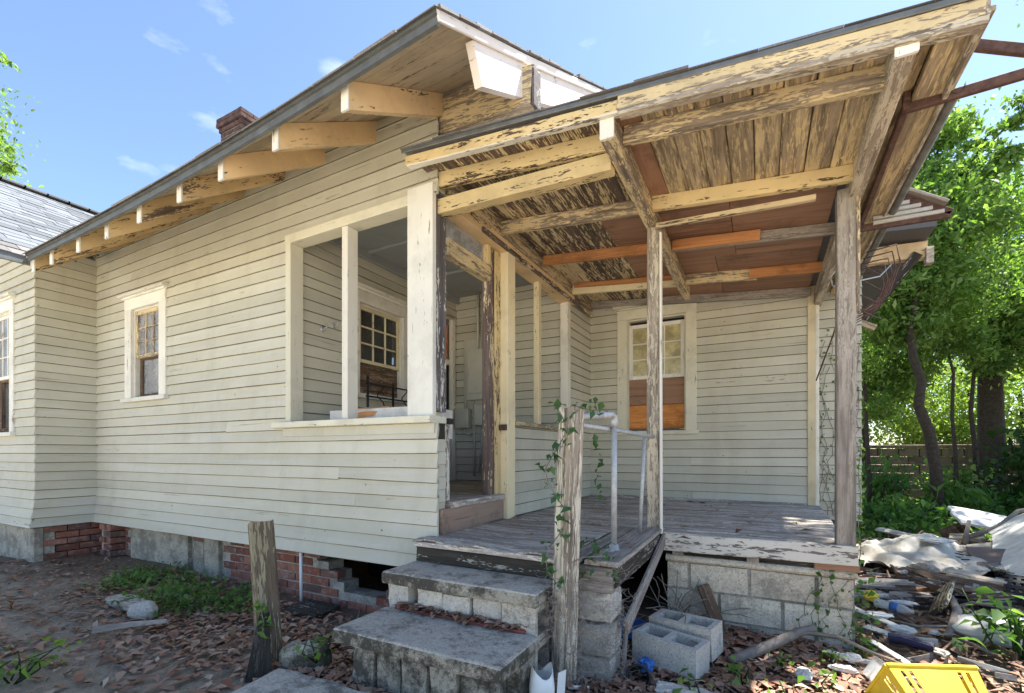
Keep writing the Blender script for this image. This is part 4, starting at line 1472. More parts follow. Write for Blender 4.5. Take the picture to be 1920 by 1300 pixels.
# roof boards, seen from below, run front to back
x = -2.115
k = 0
PLYX = -1.22
while x < 0.74:
    wd = 0.138
    if -0.72 < x + wd / 2 < -0.60: mt = None
    elif x < -0.75: mt = 'ceil_dark'
    else: mt = 'ceil_tan'
    yb = 6.03 if x < PLYX else 3.62
    if x > 0.45: yb = 6.2
    if x + wd < BX + 0.04: yb = AY - 0.02
    zc = psz(x + wd / 2) + 0.011
    if mt:
        if yb > 5 and x < PLYX:
            c_ = R.choice((3.58, 4.4))
            board('roof_board', (x + wd / 2, PY0 + 0.02, zc), (x + wd / 2, c_ - 0.003, zc), 0.022, wd - 0.004, mt, pr_, segs=2, warp=0.001)
            board('roof_board', (x + wd / 2, c_, zc), (x + wd / 2, yb, zc), 0.022, wd - 0.004, 'ceil_cream' if c_ > 4 else mt, pr_, segs=2, warp=0.001)
        else:
            board('roof_board', (x + wd / 2, PY0 + 0.02, zc), (x + wd / 2, yb, zc), 0.022, wd - 0.004, mt, pr_, segs=3, warp=0.002)
    else:
        board('plywood_patch', (x + wd / 2, PY0 + 0.02, zc), (x + wd / 2, 3.62, zc), 0.02, wd - 0.004, 'ply', pr_)
    x += wd
    k += 1
# plywood sheets at the back half
def plysheet(x0, x1, y0, y1, mt='ply'):
    n_ = V((0.088, 0, 1)).normalized()
    c0 = V((x0, (y0 + y1) / 2, psz(x0) + 0.010))
    c1 = V((x1, (y0 + y1) / 2, psz(x1) + 0.010))
    board('plywood_sheet', c0, c1, y1 - y0, 0.016, mt, pr_, up=(0, 1, 0))
plysheet(-1.21, -0.22, 3.63, 4.82)
plysheet(-0.215, 0.44, 3.63, 4.82)
plysheet(-1.21, -0.40, 4.825, 6.02)
plysheet(-0.395, 0.44, 4.825, 6.02)
# roof covering on top
vs = [(-2.14, PY0 - 0.02, psz(-2.14) + 0.03), (0.765, PY0 - 0.02, psz(0.765) + 0.03), (0.765, 6.3, psz(0.765) + 0.03), (-2.03, 6.3, psz(-2.03) + 0.03), (-2.03, AY, psz(-2.03) + 0.03), (-2.14, AY, psz(-2.14) + 0.03)]
vs2 = [(v[0], v[1], v[2] + 0.008) for v in vs]
n6 = 6
obj('roof_felt', vs + vs2, [tuple(reversed(range(6))), tuple(range(6, 12))] + [(i, (i + 1) % 6, (i + 1) % 6 + 6, i + 6) for i in range(6)], M['shingle'], pr_)
x = -2.16
while x < 0.76:
    wd = R.uniform(0.2, 0.34)
    z = psz(x) + 0.039
    vs, fs = tab((0, 0, 0), (1, 0, -0.088), (0, 1, 0), min(wd, 0.785 - x), 0.28, R.uniform(0.004, 0.009), R.uniform(0, 0.009))
    obj('shingle', vs, fs, M['shingle'], pr_, Matrix.Translation((x, PY0 - 0.045 + R.uniform(-0.012, 0.012), z)))
    x += wd
board('drip_edge', (-2.15, PY0 - 0.03, psz(-2.15) + 0.026), (0.755, PY0 - 0.03, psz(0.755) + 0.026), 0.026, 0.012, 'drip', pr_, segs=8, warp=0.003)
# front fascia in two lengths
board('fascia', (-2.13, PY0 - 0.005, psz(-2.13) - 0.028), (-0.685, PY0 - 0.005, psz(-0.685) - 0.028), 0.06, 0.024, 'yellow', pr_, segs=4, warp=0.002)
board('fascia', (-2.125, PY0 + 0.012, psz(-2.13) - 0.050), (-0.68, PY0 + 0.012, psz(-0.68) - 0.050), 0.03, 0.05, 'chipped', pr_, segs=4, warp=0.002)
board('fascia', (-0.68, PY0 - 0.012, psz(-0.68) - 0.020), (0.76, PY0 - 0.012, psz(0.76) - 0.020), 0.07, 0.026, 'yellow_half', pr_, segs=5, warp=0.003)
board('fascia', (-0.675, PY0 + 0.005, psz(-0.68) - 0.066), (0.77, PY0 + 0.005, psz(0.77) - 0.066), 0.035, 0.06, 'post', pr_, segs=5, warp=0.003)
# rafters (left lengths, right lengths)
def rafter(y, x0, x1, h, mt, dz=0.0, th=0.05, nm='rafter', segs=4):
    board(nm, (x0, y, psz(x0) - h / 2 + dz), (x1, y, psz(x1) - h / 2 + dz), h, th, mt, pr_, segs=segs, warp=0.003, ch=0.005)
rafter(2.73, BX + 0.01, -0.795, 0.105, 'yellow')
rafter(2.71, -0.705, 0.50, 0.10, 'yellow_half')
board('header_beam', (-2.045, 2.765, 3.06), (-0.79, 2.765, 3.025), 0.105, 0.09, 'yellow', pr_, segs=6, warp=0.004, ch=0.006)
rafter(3.55, -1.985, -0.80, 0.105, 'yellow_half')
rafter(3.55, -0.72, 0.50, 0.10, 'yellow')
board('ledger', (-0.70, 3.60, 2.985), (0.30, 3.60, 2.945), 0.035, 0.04, 'ceil_cream', pr_)
rafter(4.36, -1.95, -0.79, 0.09, 'newwood')
board('rafter', (-0.70, 4.325, 3.125), (-0.02, 4.325, 3.07), 0.085, 0.038, 'newwood', pr_)
rafter(4.37, -0.72, 0.50, 0.09, 'grey', th=0.04)
rafter(5.22, -1.95, -0.79, 0.05, 'newwood', th=0.04)
rafter(5.26, -1.98, -0.79, 0.115, 'cream')
rafter(5.26, -0.72, -0.05, 0.10, 'yellow_half')
board('rafter', (-0.12, 5.225, 3.075), (0.50, 5.225, 3.03), 0.09, 0.038, 'newwood', pr_)
rafter(5.97, -2.0, 0.45, 0.09, 'grey')
# cross beams: one over each post, cantilevered towards the yard
cb = board('crossbeam', (-0.75, 2.52, 3.085), (-0.75, 5.55, 3.08), 0.155, 0.075, 'yellow_half', pr_, segs=7, warp=0.005, ch=0.006, taper=0.92)
board('beam_end', (-0.75, 2.505, 3.09), (-0.75, 2.519, 3.09), 0.16, 0.078, 'tail_end', pr_)
board('crossbeam', (0.525, 2.50, 3.02), (0.52, 6.10, 2.965), 0.14, 0.075, 'post', pr_, segs=6, warp=0.004, ch=0.006)
board('beam_end', (0.525, 2.484, 3.02), (0.525, 2.499, 3.02), 0.145, 0.08, 'tail_end', pr_)
# eave at the right: sub-fascia, soffit board, gutter
board('eave_board', (0.72, 2.50, psz(0.72) - 0.02), (0.72, 6.2, psz(0.72) - 0.03), 0.022, 0.16, 'ceil_tan', pr_)
board('eave_fascia', (0.765, 2.47, psz(0.765) - 0.01), (0.765, 6.2, psz(0.765) - 0.02), 0.10, 0.02, 'post', pr_)
gp = []
for i in range(9):
    q = math.pi * i / 8
    gp.append((0.81 - 0.03 * math.cos(q), -0.045 * math.sin(q)))
vs, fs = [], []
for i, (gx, gz) in enumerate(gp):
    for yy in (2.95, 4.0, 5.2, 6.2):
        vs.append((gx, yy, psz(0.8) + 0.0 + gz - 0.01 * (yy - 2.75)))
for i in range(8):
    for j in range(3):
        a_ = i * 4 + j
        fs.append((a_, a_ + 1, a_ + 5, a_ + 4))
nv_ = len(vs)
vs += [(v[0], v[1], v[2] - 0.004) for v in vs]
fs += [tuple(i + nv_ for i in reversed(f)) for f in fs]
obj('gutter', vs, fs, M['gutter'], pr_, smooth=True)

# eave, purlin and knee brace of the wall that steps out
se = empty('side_eave', (1.2, 6.6, 3.6), parent=house)
slab('roof_slab', [(0.0, 6.1, 3.72), (1.52, 6.1, 3.60), (1.52, 9.8, 3.60), (0.0, 9.8, 3.72)], 0.05, 'shingle', se)
board('purlin', (0.93, 6.45, 3.46), (1.52, 6.45, 3.44), 0.17, 0.10, 'tail', se)
board('purlin_end', (1.50, 6.40, 3.36), (1.56, 6.40, 3.36), 0.17, 0.10, 'post', se)
board('knee_brace', (1.44, 6.42, 3.40), (0.95, 6.42, 2.72), 0.09, 0.09, 'beamdark', se, up=(0, 1, 0))
board('brace_foot', (0.94, 6.40, 2.74), (1.08, 6.38, 2.66), 0.06, 0.08, 'yellow_half', se)

# ------------------------------------------------------------------ front steps
steps = empty('front_steps', (-1.55, 2.1, 0.05), 'three mildewed concrete steps of slabs laid over rough blocks below the porch landing', 'steps')
def slab_block(name, lo, hi, mat, parent, ch=0.018):
    lo, hi = V(lo), V(hi)
    d = hi - lo
    # rounded-edge slab: several chamfer rings
    prof = []
    for k in range(5):
        q = math.pi / 2 * k / 4
        prof.append((1 - math.cos(q), math.sin(q)))
    nx2, ny2 = 18, 7
    vs, fs = [], []
    rings = []
    def ringpts(inset, z):
        pts = []
        xa, xb, ya, yb = inset, d.x - inset, inset, d.y - inset
        for i in range(nx2): pts.append((xa + (xb - xa) * i / nx2, ya))
        for i in range(ny2): pts.append((xb, ya + (yb - ya) * i / ny2))
        for i in range(nx2): pts.append((xb - (xb - xa) * i / nx2, yb))
        for i in range(ny2): pts.append((xa, yb - (yb - ya) * i / ny2))
        return [(px + R.uniform(-1, 1) * 0.0022, py + R.uniform(-1, 1) * 0.0022, z + R.uniform(-1, 1) * 0.0018) for px, py in pts]
    levels = [(0.004, 0.0), (0.0, 0.012), (0.0, d.z - ch), (ch * 0.15, d.z - ch * 0.5), (ch * 0.45, d.z - ch * 0.15), (ch, d.z), (ch + 0.06, d.z + 0.001)]
    for ins, z in levels: rings.append(ringpts(ins, z))
    n_ = len(rings[0])
    for r_ in rings: vs += r_
    for k in range(len(rings) - 1):
        for i in range(n_):
            i2 = (i + 1) % n_
            fs.append((k * n_ + i, k * n_ + i2, (k + 1) * n_ + i2, (k + 1) * n_ + i))
    fs.append(tuple(reversed(range(n_))))
    fs.append(tuple(range((len(rings) - 1) * n_, len(rings) * n_)))
    o = obj(name, vs, fs, M[mat], parent, Matrix.Translation(lo))
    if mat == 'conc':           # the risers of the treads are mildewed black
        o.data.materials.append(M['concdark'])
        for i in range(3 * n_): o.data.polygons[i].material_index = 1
    return o
def hollow_block(name, mat, parent, mw, L=0.39, W=0.19, H=0.19):
    """Two-core block: length along local X, cores along local Z, origin at one lower corner."""
    us = [0, 0.032, L / 2 - 0.017, L / 2 + 0.017, L - 0.032, L]
    vs_ = [0, 0.032, W - 0.032, W]
    vv, ff = cells(us, vs_, lambda i, j: not (j == 1 and i in (1, 3)), lambda u, v, d: (u + R.uniform(-1, 1) * 0.0015, v + R.uniform(-1, 1) * 0.0015, d), H)
    return obj(name, vv, ff, M[mat], parent, mw)
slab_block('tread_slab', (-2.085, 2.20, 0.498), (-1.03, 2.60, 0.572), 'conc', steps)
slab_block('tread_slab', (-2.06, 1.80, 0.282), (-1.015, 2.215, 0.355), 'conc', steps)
xx = [-2.07, -1.895]
rough_block('concrete_block', (-2.07, 2.235, 0.30), (-1.90, 2.42, 0.495), 'block', steps, 4, 0.004, 0.012)
for xa in (-1.845, -1.648, -1.448):
    rough_block('concrete_block', (xa, 2.235 + R.uniform(-0.01, 0.01), 0.30), (xa + 0.192, 2.42, 0.49), 'block', steps, 4, 0.004, 0.012)
rough_block('concrete_block', (-2.06, 2.43, 0.10), (-1.26, 2.60, 0.49), 'concdark', steps, 4, 0.004)
rough_block('concrete_block', (-2.05, 2.24, 0.06), (-1.26, 2.42, 0.295), 'concdark', steps, 4, 0.004)
for zz in (0.302, 0.105):
    # cores lie along X so that they open at the side of the steps
    mw = Matrix.Translation((-1.247, 2.225, zz)) @ Matrix(((0, 0, 1, 0), (1, 0, 0, 0), (0, 1, 0, 0), (0, 0, 0, 1)))
    hollow_block('concrete_block', 'conc', steps, mw, H=0.20)
xa = -1.97
for k in range(5):
    wd = (0.16, 0.17, 0.17, 0.17, 0.165)[k]
    rough_block('concrete_block', (xa, 1.85 + R.uniform(-0.012, 0.012), 0.03), (xa + wd, 2.2, 0.278), 'concdark', steps, 4, 0.005, 0.014)
    xa += wd + 0.006
rough_block('concrete_block', (-1.13, 2.02, 0.03), (-1.03, 2.2, 0.275), 'concdark', steps, 3, 0.005)
slab_block('red_painted_slab', (-1.98, 2.20, 0.350), (-1.10, 2.25, 0.372), 'redpaint', steps, 0.006)
slab_block('red_painted_slab', (-1.62, 1.75, 0.03), (-1.22, 1.85, 0.075), 'redpaint', steps, 0.008)

# ------------------------------------------------------------------ newel, handrail, vine
nw = board('newel_post', (-0.965, 2.415, -0.05), (-0.930, 2.44, 1.545), 0.125, 0.115, 'postpaint', None, up=(0.45, 0.9, 0), segs=16, warp=0.008, ch=0.022, rag=0.010)
tag(nw, 'thick flaking wooden newel post beside the steps, wrapped in a green climbing vine', 'post')
hr = empty('handrail', (-0.80, 2.82, 0.72), 'grey galvanised pipe handrail between the vine-covered newel and the slim porch post', 'handrail')
tube('rail', [(-0.90, 2.47, 1.50), (-0.86, 2.62, 1.515), (-0.815, 2.79, 1.53)], 0.021, 'galv', hr)
tube('elbow', [(-0.84, 2.70, 1.525), (-0.812, 2.80, 1.532), (-0.803, 2.825, 1.522), (-0.80, 2.83, 1.49), (-0.80, 2.83, 1.46)], 0.0245, 'galv', hr, 10)
tube('upright', [(-0.80, 2.83, 1.47), (-0.80, 2.83, 1.1), (-0.802, 2.83, 0.74)], 0.018, 'galv', hr)
obj('flange', *lathe_geo([(0.0, 0.0), (0.055, 0.0), (0.055, 0.008), (0.03, 0.012), (0.028, 0.04), (0.0, 0.04)], 14), M['galv'], hr, Matrix.Translation((-0.802, 2.83, 0.705)), True)
tube('rail', [(-0.885, 2.49, 1.455), (-0.80, 3.1, 1.44), (-0.735, 3.66, 1.425)], 0.0155, 'galv', hr)
tube('upright', [(-0.765, 3.50, 1.42), (-0.778, 3.48, 1.05), (-0.79, 3.46, 0.72)], 0.0145, 'galv', hr)

def strand_mesh(n, fn, r, k=3):
    parts_ = []
    for i in range(n):
        pts = fn(i)
        parts_.append(tube_geo(pts, r, k, cap=False))
    return join(parts_)

def moss_fn(cx, cy, rx, ry, z0, z1):
    def fn(i):
        a = R.uniform(0, 6.28)
        q = math.sqrt(R.uniform(0.4, 1))
        p = V((cx + rx * q * math.cos(a), cy + ry * q * math.sin(a), z0 + (z1 - z0) * R.random() ** 1.8))
        out = [p]
        d = V((R.gauss(0, 1), R.gauss(0, 1), R.gauss(0, 0.9))).normalized()
        for _ in range(6):
            d = (d + V((R.gauss(0, 0.7), R.gauss(0, 0.7), R.gauss(-0.05, 0.7)))).normalized()
            p = p + d * 0.022
            out.append(V((p.x, p.y, max(p.z, 0.02))))
        return out
    return fn
vs, fs = join([strand_mesh(700, moss_fn(-0.955, 2.415, 0.12, 0.11, 0.03, 0.62), 0.0011), strand_mesh(420, moss_fn(-0.76, 2.60, 0.09, 0.12, 0.02, 0.66), 0.0011)])
tag(obj('dry_moss', vs, fs, M['moss']), kind='stuff')

vine = empty('climbing_vine', (-1.03, 2.36, 0.1), 'green leafy vine climbing the thick newel post and spilling over the landing corner', 'vine')
pts = [(-0.93 - 0.06 * math.sin(i * 0.9) - 0.055, 2.355 - 0.01 * (i % 2), 0.60 + i * 0.068) for i in range(15)]
tube('stem', pts, 0.0035, 'branch', vine, 5)
lp = []
for (x, y, z) in pts:
    for _ in range(6):
        lp.append((x + R.uniform(-0.045, 0.06), y - R.uniform(0.0, 0.035), z + R.gauss(0, 0.012)))
for i in range(26):
    lp.append((-0.90 + R.uniform(-0.08, 0.16), 2.42 + R.uniform(-0.05, 0.14), 1.53 + R.uniform(-0.03, 0.05)))
for i in range(64):
    lp.append((R.uniform(-0.93, -0.70), R.uniform(2.47, 2.62), 0.72 + R.uniform(-0.12, 0.10)))
for i in range(12):
    lp.append((-0.83 + R.uniform(-0.02, 0.02), 2.60, 1.05 + i * 0.03))
tag(leaves('vine_leaf', lp, 0.05, 'leaf_v', vine, origin=(-0.9, 2.4, 1.0), aspect=0.55, up_bias=0.75, curl=0.3), kind='stuff')
tube('stem', [(-0.93, 2.36, 0.70), (-0.86, 2.45, 0.735), (-0.76, 2.50, 0.74), (-0.72, 2.55, 0.66)], 0.003, 'branch', vine, 5)

ivy = empty('corner_ivy', (0.60, 6.3, 0.7), 'thin leafless ivy with scattered small leaves creeping up the wall behind the porch corner', 'vine')
pts_l = []
for s_ in range(7):
    x0 = R.uniform(0.54, 0.9)
    pts, x, z = [], x0, 0.6
    while z < R.uniform(2.2, 3.3):
        pts.append((x, 6.30, z))
        x += R.uniform(-0.05, 0.05)
        z += R.uniform(0.06, 0.12)
        x = min(0.92, max(0.53, x))
        if R.random() < 0.75: pts_l.append((x + R.uniform(-0.04, 0.04), 6.285, z))
    tube('stem', pts, 0.003, 'branch', ivy, 4)
tag(leaves('ivy_leaf', pts_l * 2, 0.032, 'leaf_d', ivy, origin=(0.7, 6.28, 1.5), aspect=0.8, up_bias=0.2), kind='stuff')
iv2 = empty('ground_ivy', (0.53, 3.68, 0.06), 'small green ivy runner with round leaves clinging to the block foundation corner', 'vine')
pts_l = []
for s_ in range(6):
    x, z = R.uniform(0.2, 0.56), 0.08
    pts = []
    while z < 0.5:
        pts.append((x, 3.695, z))
        x += R.uniform(-0.03, 0.045)
        x = min(0.575, x)
        z += R.uniform(0.03, 0.07)
        pts_l.append((x + R.uniform(-0.02, 0.02), 3.685, z))
    tube('stem', pts, 0.0022, 'branch', iv2, 4)
for i in range(90):
    pts_l.append((R.uniform(0.50, 0.63), R.uniform(3.6, 3.8), 0.06 + 0.5 * R.random() ** 2))
tag(leaves('ivy_leaf', pts_l, 0.034, 'leaf_a', iv2, origin=(0.5, 3.69, 0.3), aspect=0.8, up_bias=0.3), kind='stuff')
# vine up the right porch post
iv3 = empty('post_vine', (0.54, 3.70, 0.7), 'fine tendril vine with tiny leaves clinging to the lower right porch post', 'vine')
pts = [(0.542 + 0.006 * math.sin(i), 3.685 + 0.004 * math.cos(i * 1.7), 0.62 + i * 0.05) for i in range(16)]
tube('stem', pts, 0.003, 'branch', iv3, 4)
tag(leaves('vine_leaf', [(p[0] + R.uniform(-0.012, 0.02), p[1] - 0.01, p[2] + R.uniform(-0.02, 0.02)) for p in pts for _ in range(5)], 0.028, 'leaf_d', iv3, origin=(0.55, 3.68, 0.9), aspect=0.6), kind='stuff')

# ------------------------------------------------------------------ leaning gatepost, charred board and small things by the wall
gp_ = board('gatepost', (-2.575, 1.80, -0.08), (-2.80, 1.885, 0.865), 0.14, 0.105, 'gatepost', None, up=(0.5, 0.86, 0), segs=9, warp=0.005, ch=0.010, rag=0.012)
tag(gp_, 'old leaning wooden gatepost with a broken top standing in front of the clapboard wall', 'post')
cb_ = board('charred_board', (-2.40, 1.59, -0.06), (-2.60, 1.775, 0.34), 0.16, 0.035, 'blackplastic', None, up=(0.6, 0.8, 0), segs=6, warp=0.004, rag=0.03, taper=0.35)
cb_.data.materials[0] = M['char']
tag(cb_, 'blackened broken board leaning at the foot of the old gatepost', 'board')
gv = empty('gatepost_vine', (-2.60, 1.80, 0.03), 'bright green weed vine growing up the foot of the leaning gatepost', 'vine')
pts = [(-2.50 - i * 0.012 + 0.012 * math.sin(i * 1.3), 1.715 + i * 0.006, 0.03 + i * 0.04) for i in range(13)]
tube('stem', pts, 0.003, 'branch', gv, 5)
tag(leaves('vine_leaf', [(p[0] + R.uniform(-0.04, 0.04), p[1] + R.uniform(-0.03, 0.02), p[2] + R.uniform(-0.02, 0.03)) for p in pts[:10] for _ in range(11)], 0.05, 'leaf_b', gv, origin=(-2.55, 1.73, 0.2), aspect=0.45, up_bias=0.4), kind='stuff')
o = rough_block('concrete_chunk', (-2.46, 1.78, -0.02), (-2.18, 1.90, 0.17), 'concdark', None, 5, 0.008, 0.03)
o.rotation_euler = (0.15, -0.12, 0.35)
tag(o, 'tilted dark concrete chunk between the gatepost and the lowest step', 'rubble')
o = tube('drain_pipe', [(-3.405, 2.655, 0.02), (-3.41, 2.655, 0.47)], 0.013, 'pvc')
tag(o, 'thin white plastic pipe rising from the ground to the siding by the broken brickwork', 'pipe')
def rock(name, c, r, mat, label, cat, seed, flat=0.6):
    rr = random.Random(seed)
    vs, fs = [], []
    nu, nv = 9, 14
    for i in range(nu + 1):
        th = math.pi * i / nu
        for j in range(nv):
            ph = 2 * math.pi * j / nv
            d = V((math.sin(th) * math.cos(ph), math.sin(th) * math.sin(ph), math.cos(th)))
            k = 1 + 0.18 * math.sin(3 * d.x + seed) * math.cos(2.5 * d.y + seed) + rr.uniform(-0.05, 0.05) * (0 < i < nu)
            vs.append((d.x * r[0] * k, d.y * r[1] * k, d.z * r[2] * k))
    for i in range(nu):
        for j in range(nv):
            j2 = (j + 1) % nv
            fs.append((i * nv + j, (i + 1) * nv + j, (i + 1) * nv + j2, i * nv + j2))
    return tag(obj(name, vs, fs, M[mat], None, Matrix.Translation(c)), label, cat)
rock('stone', (-4.17, 1.86, 0.10), (0.12, 0.085, 0.075), 'newblock', 'pale grey rounded stone lying among dead leaves in front of the weeds', 'stone', 3)
o = rough_block('paving_chunk', (-4.78, 1.84, 0.05), (-4.32, 2.0, 0.125), 'conc', None, 5, 0.008, 0.03)
tag(o, 'flat broken piece of paving beside the pale rounded stone', 'rubble')
o = board('stick', (-4.02, 1.50, 0.10), (-3.72, 1.80, 0.115), 0.045, 0.022, 'grey', None, segs=4, warp=0.006, rag=0.01, taper=0.6)
tag(o, 'bleached split stick lying on the leaves in the paved yard', 'stick')
# loose twig by the steps
o = tube('twig', [(-2.62, 2.55, 0.15), (-2.5, 2.4, 0.14), (-2.36, 2.3, 0.13), (-2.2, 2.1, 0.12)], 0.006, 'branch')
tag(o, 'pale bent twig lying at the left end of the steps', 'twig')
# charcoal roofing scraps at the foot of the brick wall
o = rough_block('slate_scrap', (-3.32, 2.42, 0.045), (-2.95, 2.68, 0.10), 'beamdark', None, 4, 0.006, 0.02)
tag(o, 'dark flat scrap lying below the hole in the brick foundation', 'rubble')

# things inside the enclosed porch
bxw = box('white_board', (-3.30, 2.86, 1.42), (-2.34, 3.32, 1.665), 'foam')
tag(bxw, 'white painted box with a bare patch just behind the sill of the porch opening', 'box')
p_ = obj('bare_patch', [(0, 0, 0), (0.26, 0, 0.02), (0.30, 0, 0.055), (0.16, 0, 0.06), (0.02, 0, 0.045)], [(4, 3, 2, 1, 0)], M['newwood'], bxw, Matrix.Translation((-3.05, 2.857, 1.585)))
o = board('scrap_board', (-3.22, 3.0, 1.678), (-2.78, 3.08, 1.684), 0.14, 0.02, 'newwood', None, up=(0, 1, 0))
tag(o, 'orange wooden scrap lying on the white box in the porch opening', 'board')
gr = empty('iron_grille', (-3.40, 3.7, 1.66), 'black wrought iron rail grille standing in front of the porch window', 'grille')
for k in range(3):
    y = 3.42 + 0.36 * k
    tube('bar', [(-3.42, y, 1.45), (-3.42, y, 2.06 - 0.04 * (k % 2))], 0.013, 'black_iron', gr, 6)
for z in (1.74, 1.86, 1.985):
    tube('rail', [(-3.42, 3.40, z), (-3.42, 4.16, z)], 0.009, 'black_iron', gr, 6)
for k in range(2):
    y = 3.60 + 0.36 * k
    tube('scroll', [(-3.42, y + 0.05 * math.cos(t_ * 0.9), 1.78 + t_ * 0.03 + 0.01 * math.sin(t_)) for t_ in range(8)], 0.006, 'black_iron', gr, 5)

# ------------------------------------------------------------------ rusty awning frame at the right of the porch
aw = empty('awning_frame', (0.64, 3.6, 3.0), 'bare rusty steel awning frame jutting from the right edge of the porch roof', 'awning frame')
ya, yb = 2.94, 4.24
board('frame_bar', (0.62, ya, 3.0), (0.62, yb, 2.94), 0.035, 0.03, 'rust', aw)
board('frame_bar', (0.63, ya, 3.32), (1.22, ya, 3.0), 0.045, 0.03, 'rust', aw)
board('frame_bar', (0.62, ya + 0.03, 3.0), (1.22, ya + 0.03, 3.02), 0.045, 0.03, 'rust', aw)
board('frame_bar', (0.63, ya + 0.01, 3.30), (0.62, ya + 0.01, 3.02), 0.04, 0.03, 'rust', aw, up=(0, 1, 0))
board('frame_bar', (0.62, yb, 2.94), (1.13, yb, 2.925), 0.045, 0.03, 'rust', aw)
board('frame_bar', (0.72, yb, 3.19), (1.13, yb, 2.94), 0.045, 0.03, 'rust', aw)
board('top_board', (0.72, yb - 0.02, 3.24), (1.10, yb - 0.02, 2.99), 0.02, 0.12, 'grey', aw)
for k in range(6):
    x0 = 0.70 + k * 0.012
    z = 2.955 + k * 0.036
    xe = 1.09 - k * 0.062
    if xe > x0 + 0.05:
        board('awning_slat', (0.70, yb - 0.015, z), (xe, yb - 0.015, z - 0.004), 0.026, 0.03, 'metalwhite', aw)
# bent wires hanging at the post
wr_ = empty('wire_rack', (0.56, 4.0, 2.5), 'tangle of bent rusty wire rack hanging behind the right porch post', 'wire')
for k in range(5):
    y = 3.95 + 0.12 * k
    tube('wire', [(0.50 + 0.02 * k, y, 2.25 + 0.05 * k), (0.60, y, 2.28), (0.74, y, 2.36), (0.80, y, 2.56), (0.78, y, 2.68), (0.62, y, 2.66)], 0.005, 'rust', wr_, 5)
for k in range(4):
    z = 2.30 + 0.11 * k
    tube('wire', [(0.50, 3.85, z - 0.02), (0.62, 4.1, z), (0.80, 4.5, z + 0.02)], 0.004, 'rust', wr_, 5)
tube('wire', [(0.44, 3.75, 2.52), (0.40, 3.8, 2.48), (0.42, 3.85, 2.43), (0.5, 3.85, 2.44), (0.7, 4.0, 2.5), (0.78, 4.1, 2.6)], 0.005, 'galv', wr_, 6)
tube('wire', [(0.42, 5.0, 1.95), (0.50, 4.6, 2.25), (0.55, 4.3, 2.5)], 0.006, 'rust', wr_, 5)

# ------------------------------------------------------------------ loose things under and beside the landing
def loose_hollow(p, rz, rx, ry, mat, label):
    mw = Matrix.Translation(p) @ Matrix.Rotation(rz, 4, 'Z') @ Matrix.Rotation(rx, 4, 'X') @ Matrix.Rotation(ry, 4, 'Y')
    o = hollow_block('concrete_block', mat, None, mw)
    return tag(o, label, 'block')
loose_hollow((-0.70, 2.865, 0.035), math.radians(-16), 0.02, 0.02, 'newblock', 'pale grey two-hole concrete block lying loose on the leaves beside the landing pier')
loose_hollow((-0.64, 3.10, 0.06), math.radians(-15), 0.04, -0.03, 'block', 'second loose two-hole block, littered with twigs, behind the pale one')
o = board('leaning_plank', (-0.245, 3.585, 0.03), (-0.385, 3.665, 0.345), 0.085, 0.022, 'plankbrown', None, up=(0.8, 0.3, 0), rag=0.006)
tag(o, 'short brown plank leaning against the concrete block foundation', 'plank')
pot = empty('flower_pot', (-0.60, 2.60, 0.08), 'black plastic flower pot lying on its side beside the landing pier', 'flower pot',
            rot=V((0.18, -0.95, 0.25)).to_track_quat('Z', 'Y').to_euler())
vs, fs = lathe_geo([(0.0, -0.10), (0.042, -0.10), (0.058, 0.0), (0.066, 0.0), (0.066, 0.022), (0.056, 0.022), (0.054, 0.0), (0.04, -0.09), (0.0, -0.09)], 20)
obj('pot_shell', vs, fs, M['blackplastic'], pot, WM[pot.name], True)
vs, fs = lathe_geo([(0.0, 0.0), (0.10, 0.0), (0.13, 0.045), (0.142, 0.045), (0.142, 0.055), (0.126, 0.055), (0.098, 0.01), (0.0, 0.01)], 24)
tag(obj('basin', vs, fs, M['blueplastic'], None, Matrix.Translation((-0.80, 3.20, 0.07)) @ Matrix.Rotation(0.15, 4, 'X'), True), 'blue plastic basin in the shadow under the landing', 'basin')
def crumple(name, c, r, mat, label, cat, seed, amp=0.35):
    rr = np.random.RandomState(seed)
    nu, nv = 10, 16
    vs, fs = [], []
    for i in range(nu + 1):
        th = math.pi * i / nu
        for j in range(nv):
            ph = 2 * math.pi * j / nv
            k = 1 + amp * rr.uniform(-1, 1)
            vs.append((math.sin(th) * math.cos(ph) * r[0] * k, math.sin(th) * math.sin(ph) * r[1] * k, math.cos(th) * r[2] * k))
    for i in range(nu):
        for j in range(nv):
            j2 = (j + 1) % nv
            fs.append((i * nv + j, (i + 1) * nv + j, (i + 1) * nv + j2, i * nv + j2))
    return tag(obj(name, vs, fs, M[mat], None, Matrix.Translation(c)), label, cat)
crumple('plastic_scrap', (-0.585, 2.72, 0.10), (0.045, 0.04, 0.035), 'blueplastic', 'crumpled bright blue plastic wad behind the black flower pot', 'wrapper', 4)
o = tube('stick', [(-0.69, 2.62, 0.07), (-0.71, 2.75, 0.22), (-0.72, 2.80, 0.30)], 0.013, 'branch')
tag(o, 'short brown stick leaning beside the black flower pot', 'stick')
o = rough_block('paving_chunk', (-0.50, 2.50, 0.02), (-0.15, 2.63, 0.085), 'block', None, 5, 0.008, 0.02)
tag(o, 'long pale concrete fragment in front of the black flower pot', 'rubble')
o = board('plastic_strip', (-0.90, 2.32, 0.075), (-0.80, 2.36, 0.075), 0.02, 0.012, 'whiteplastic')
tag(o, 'small white plastic strip on the leaves in front of the landing pier', 'scrap')
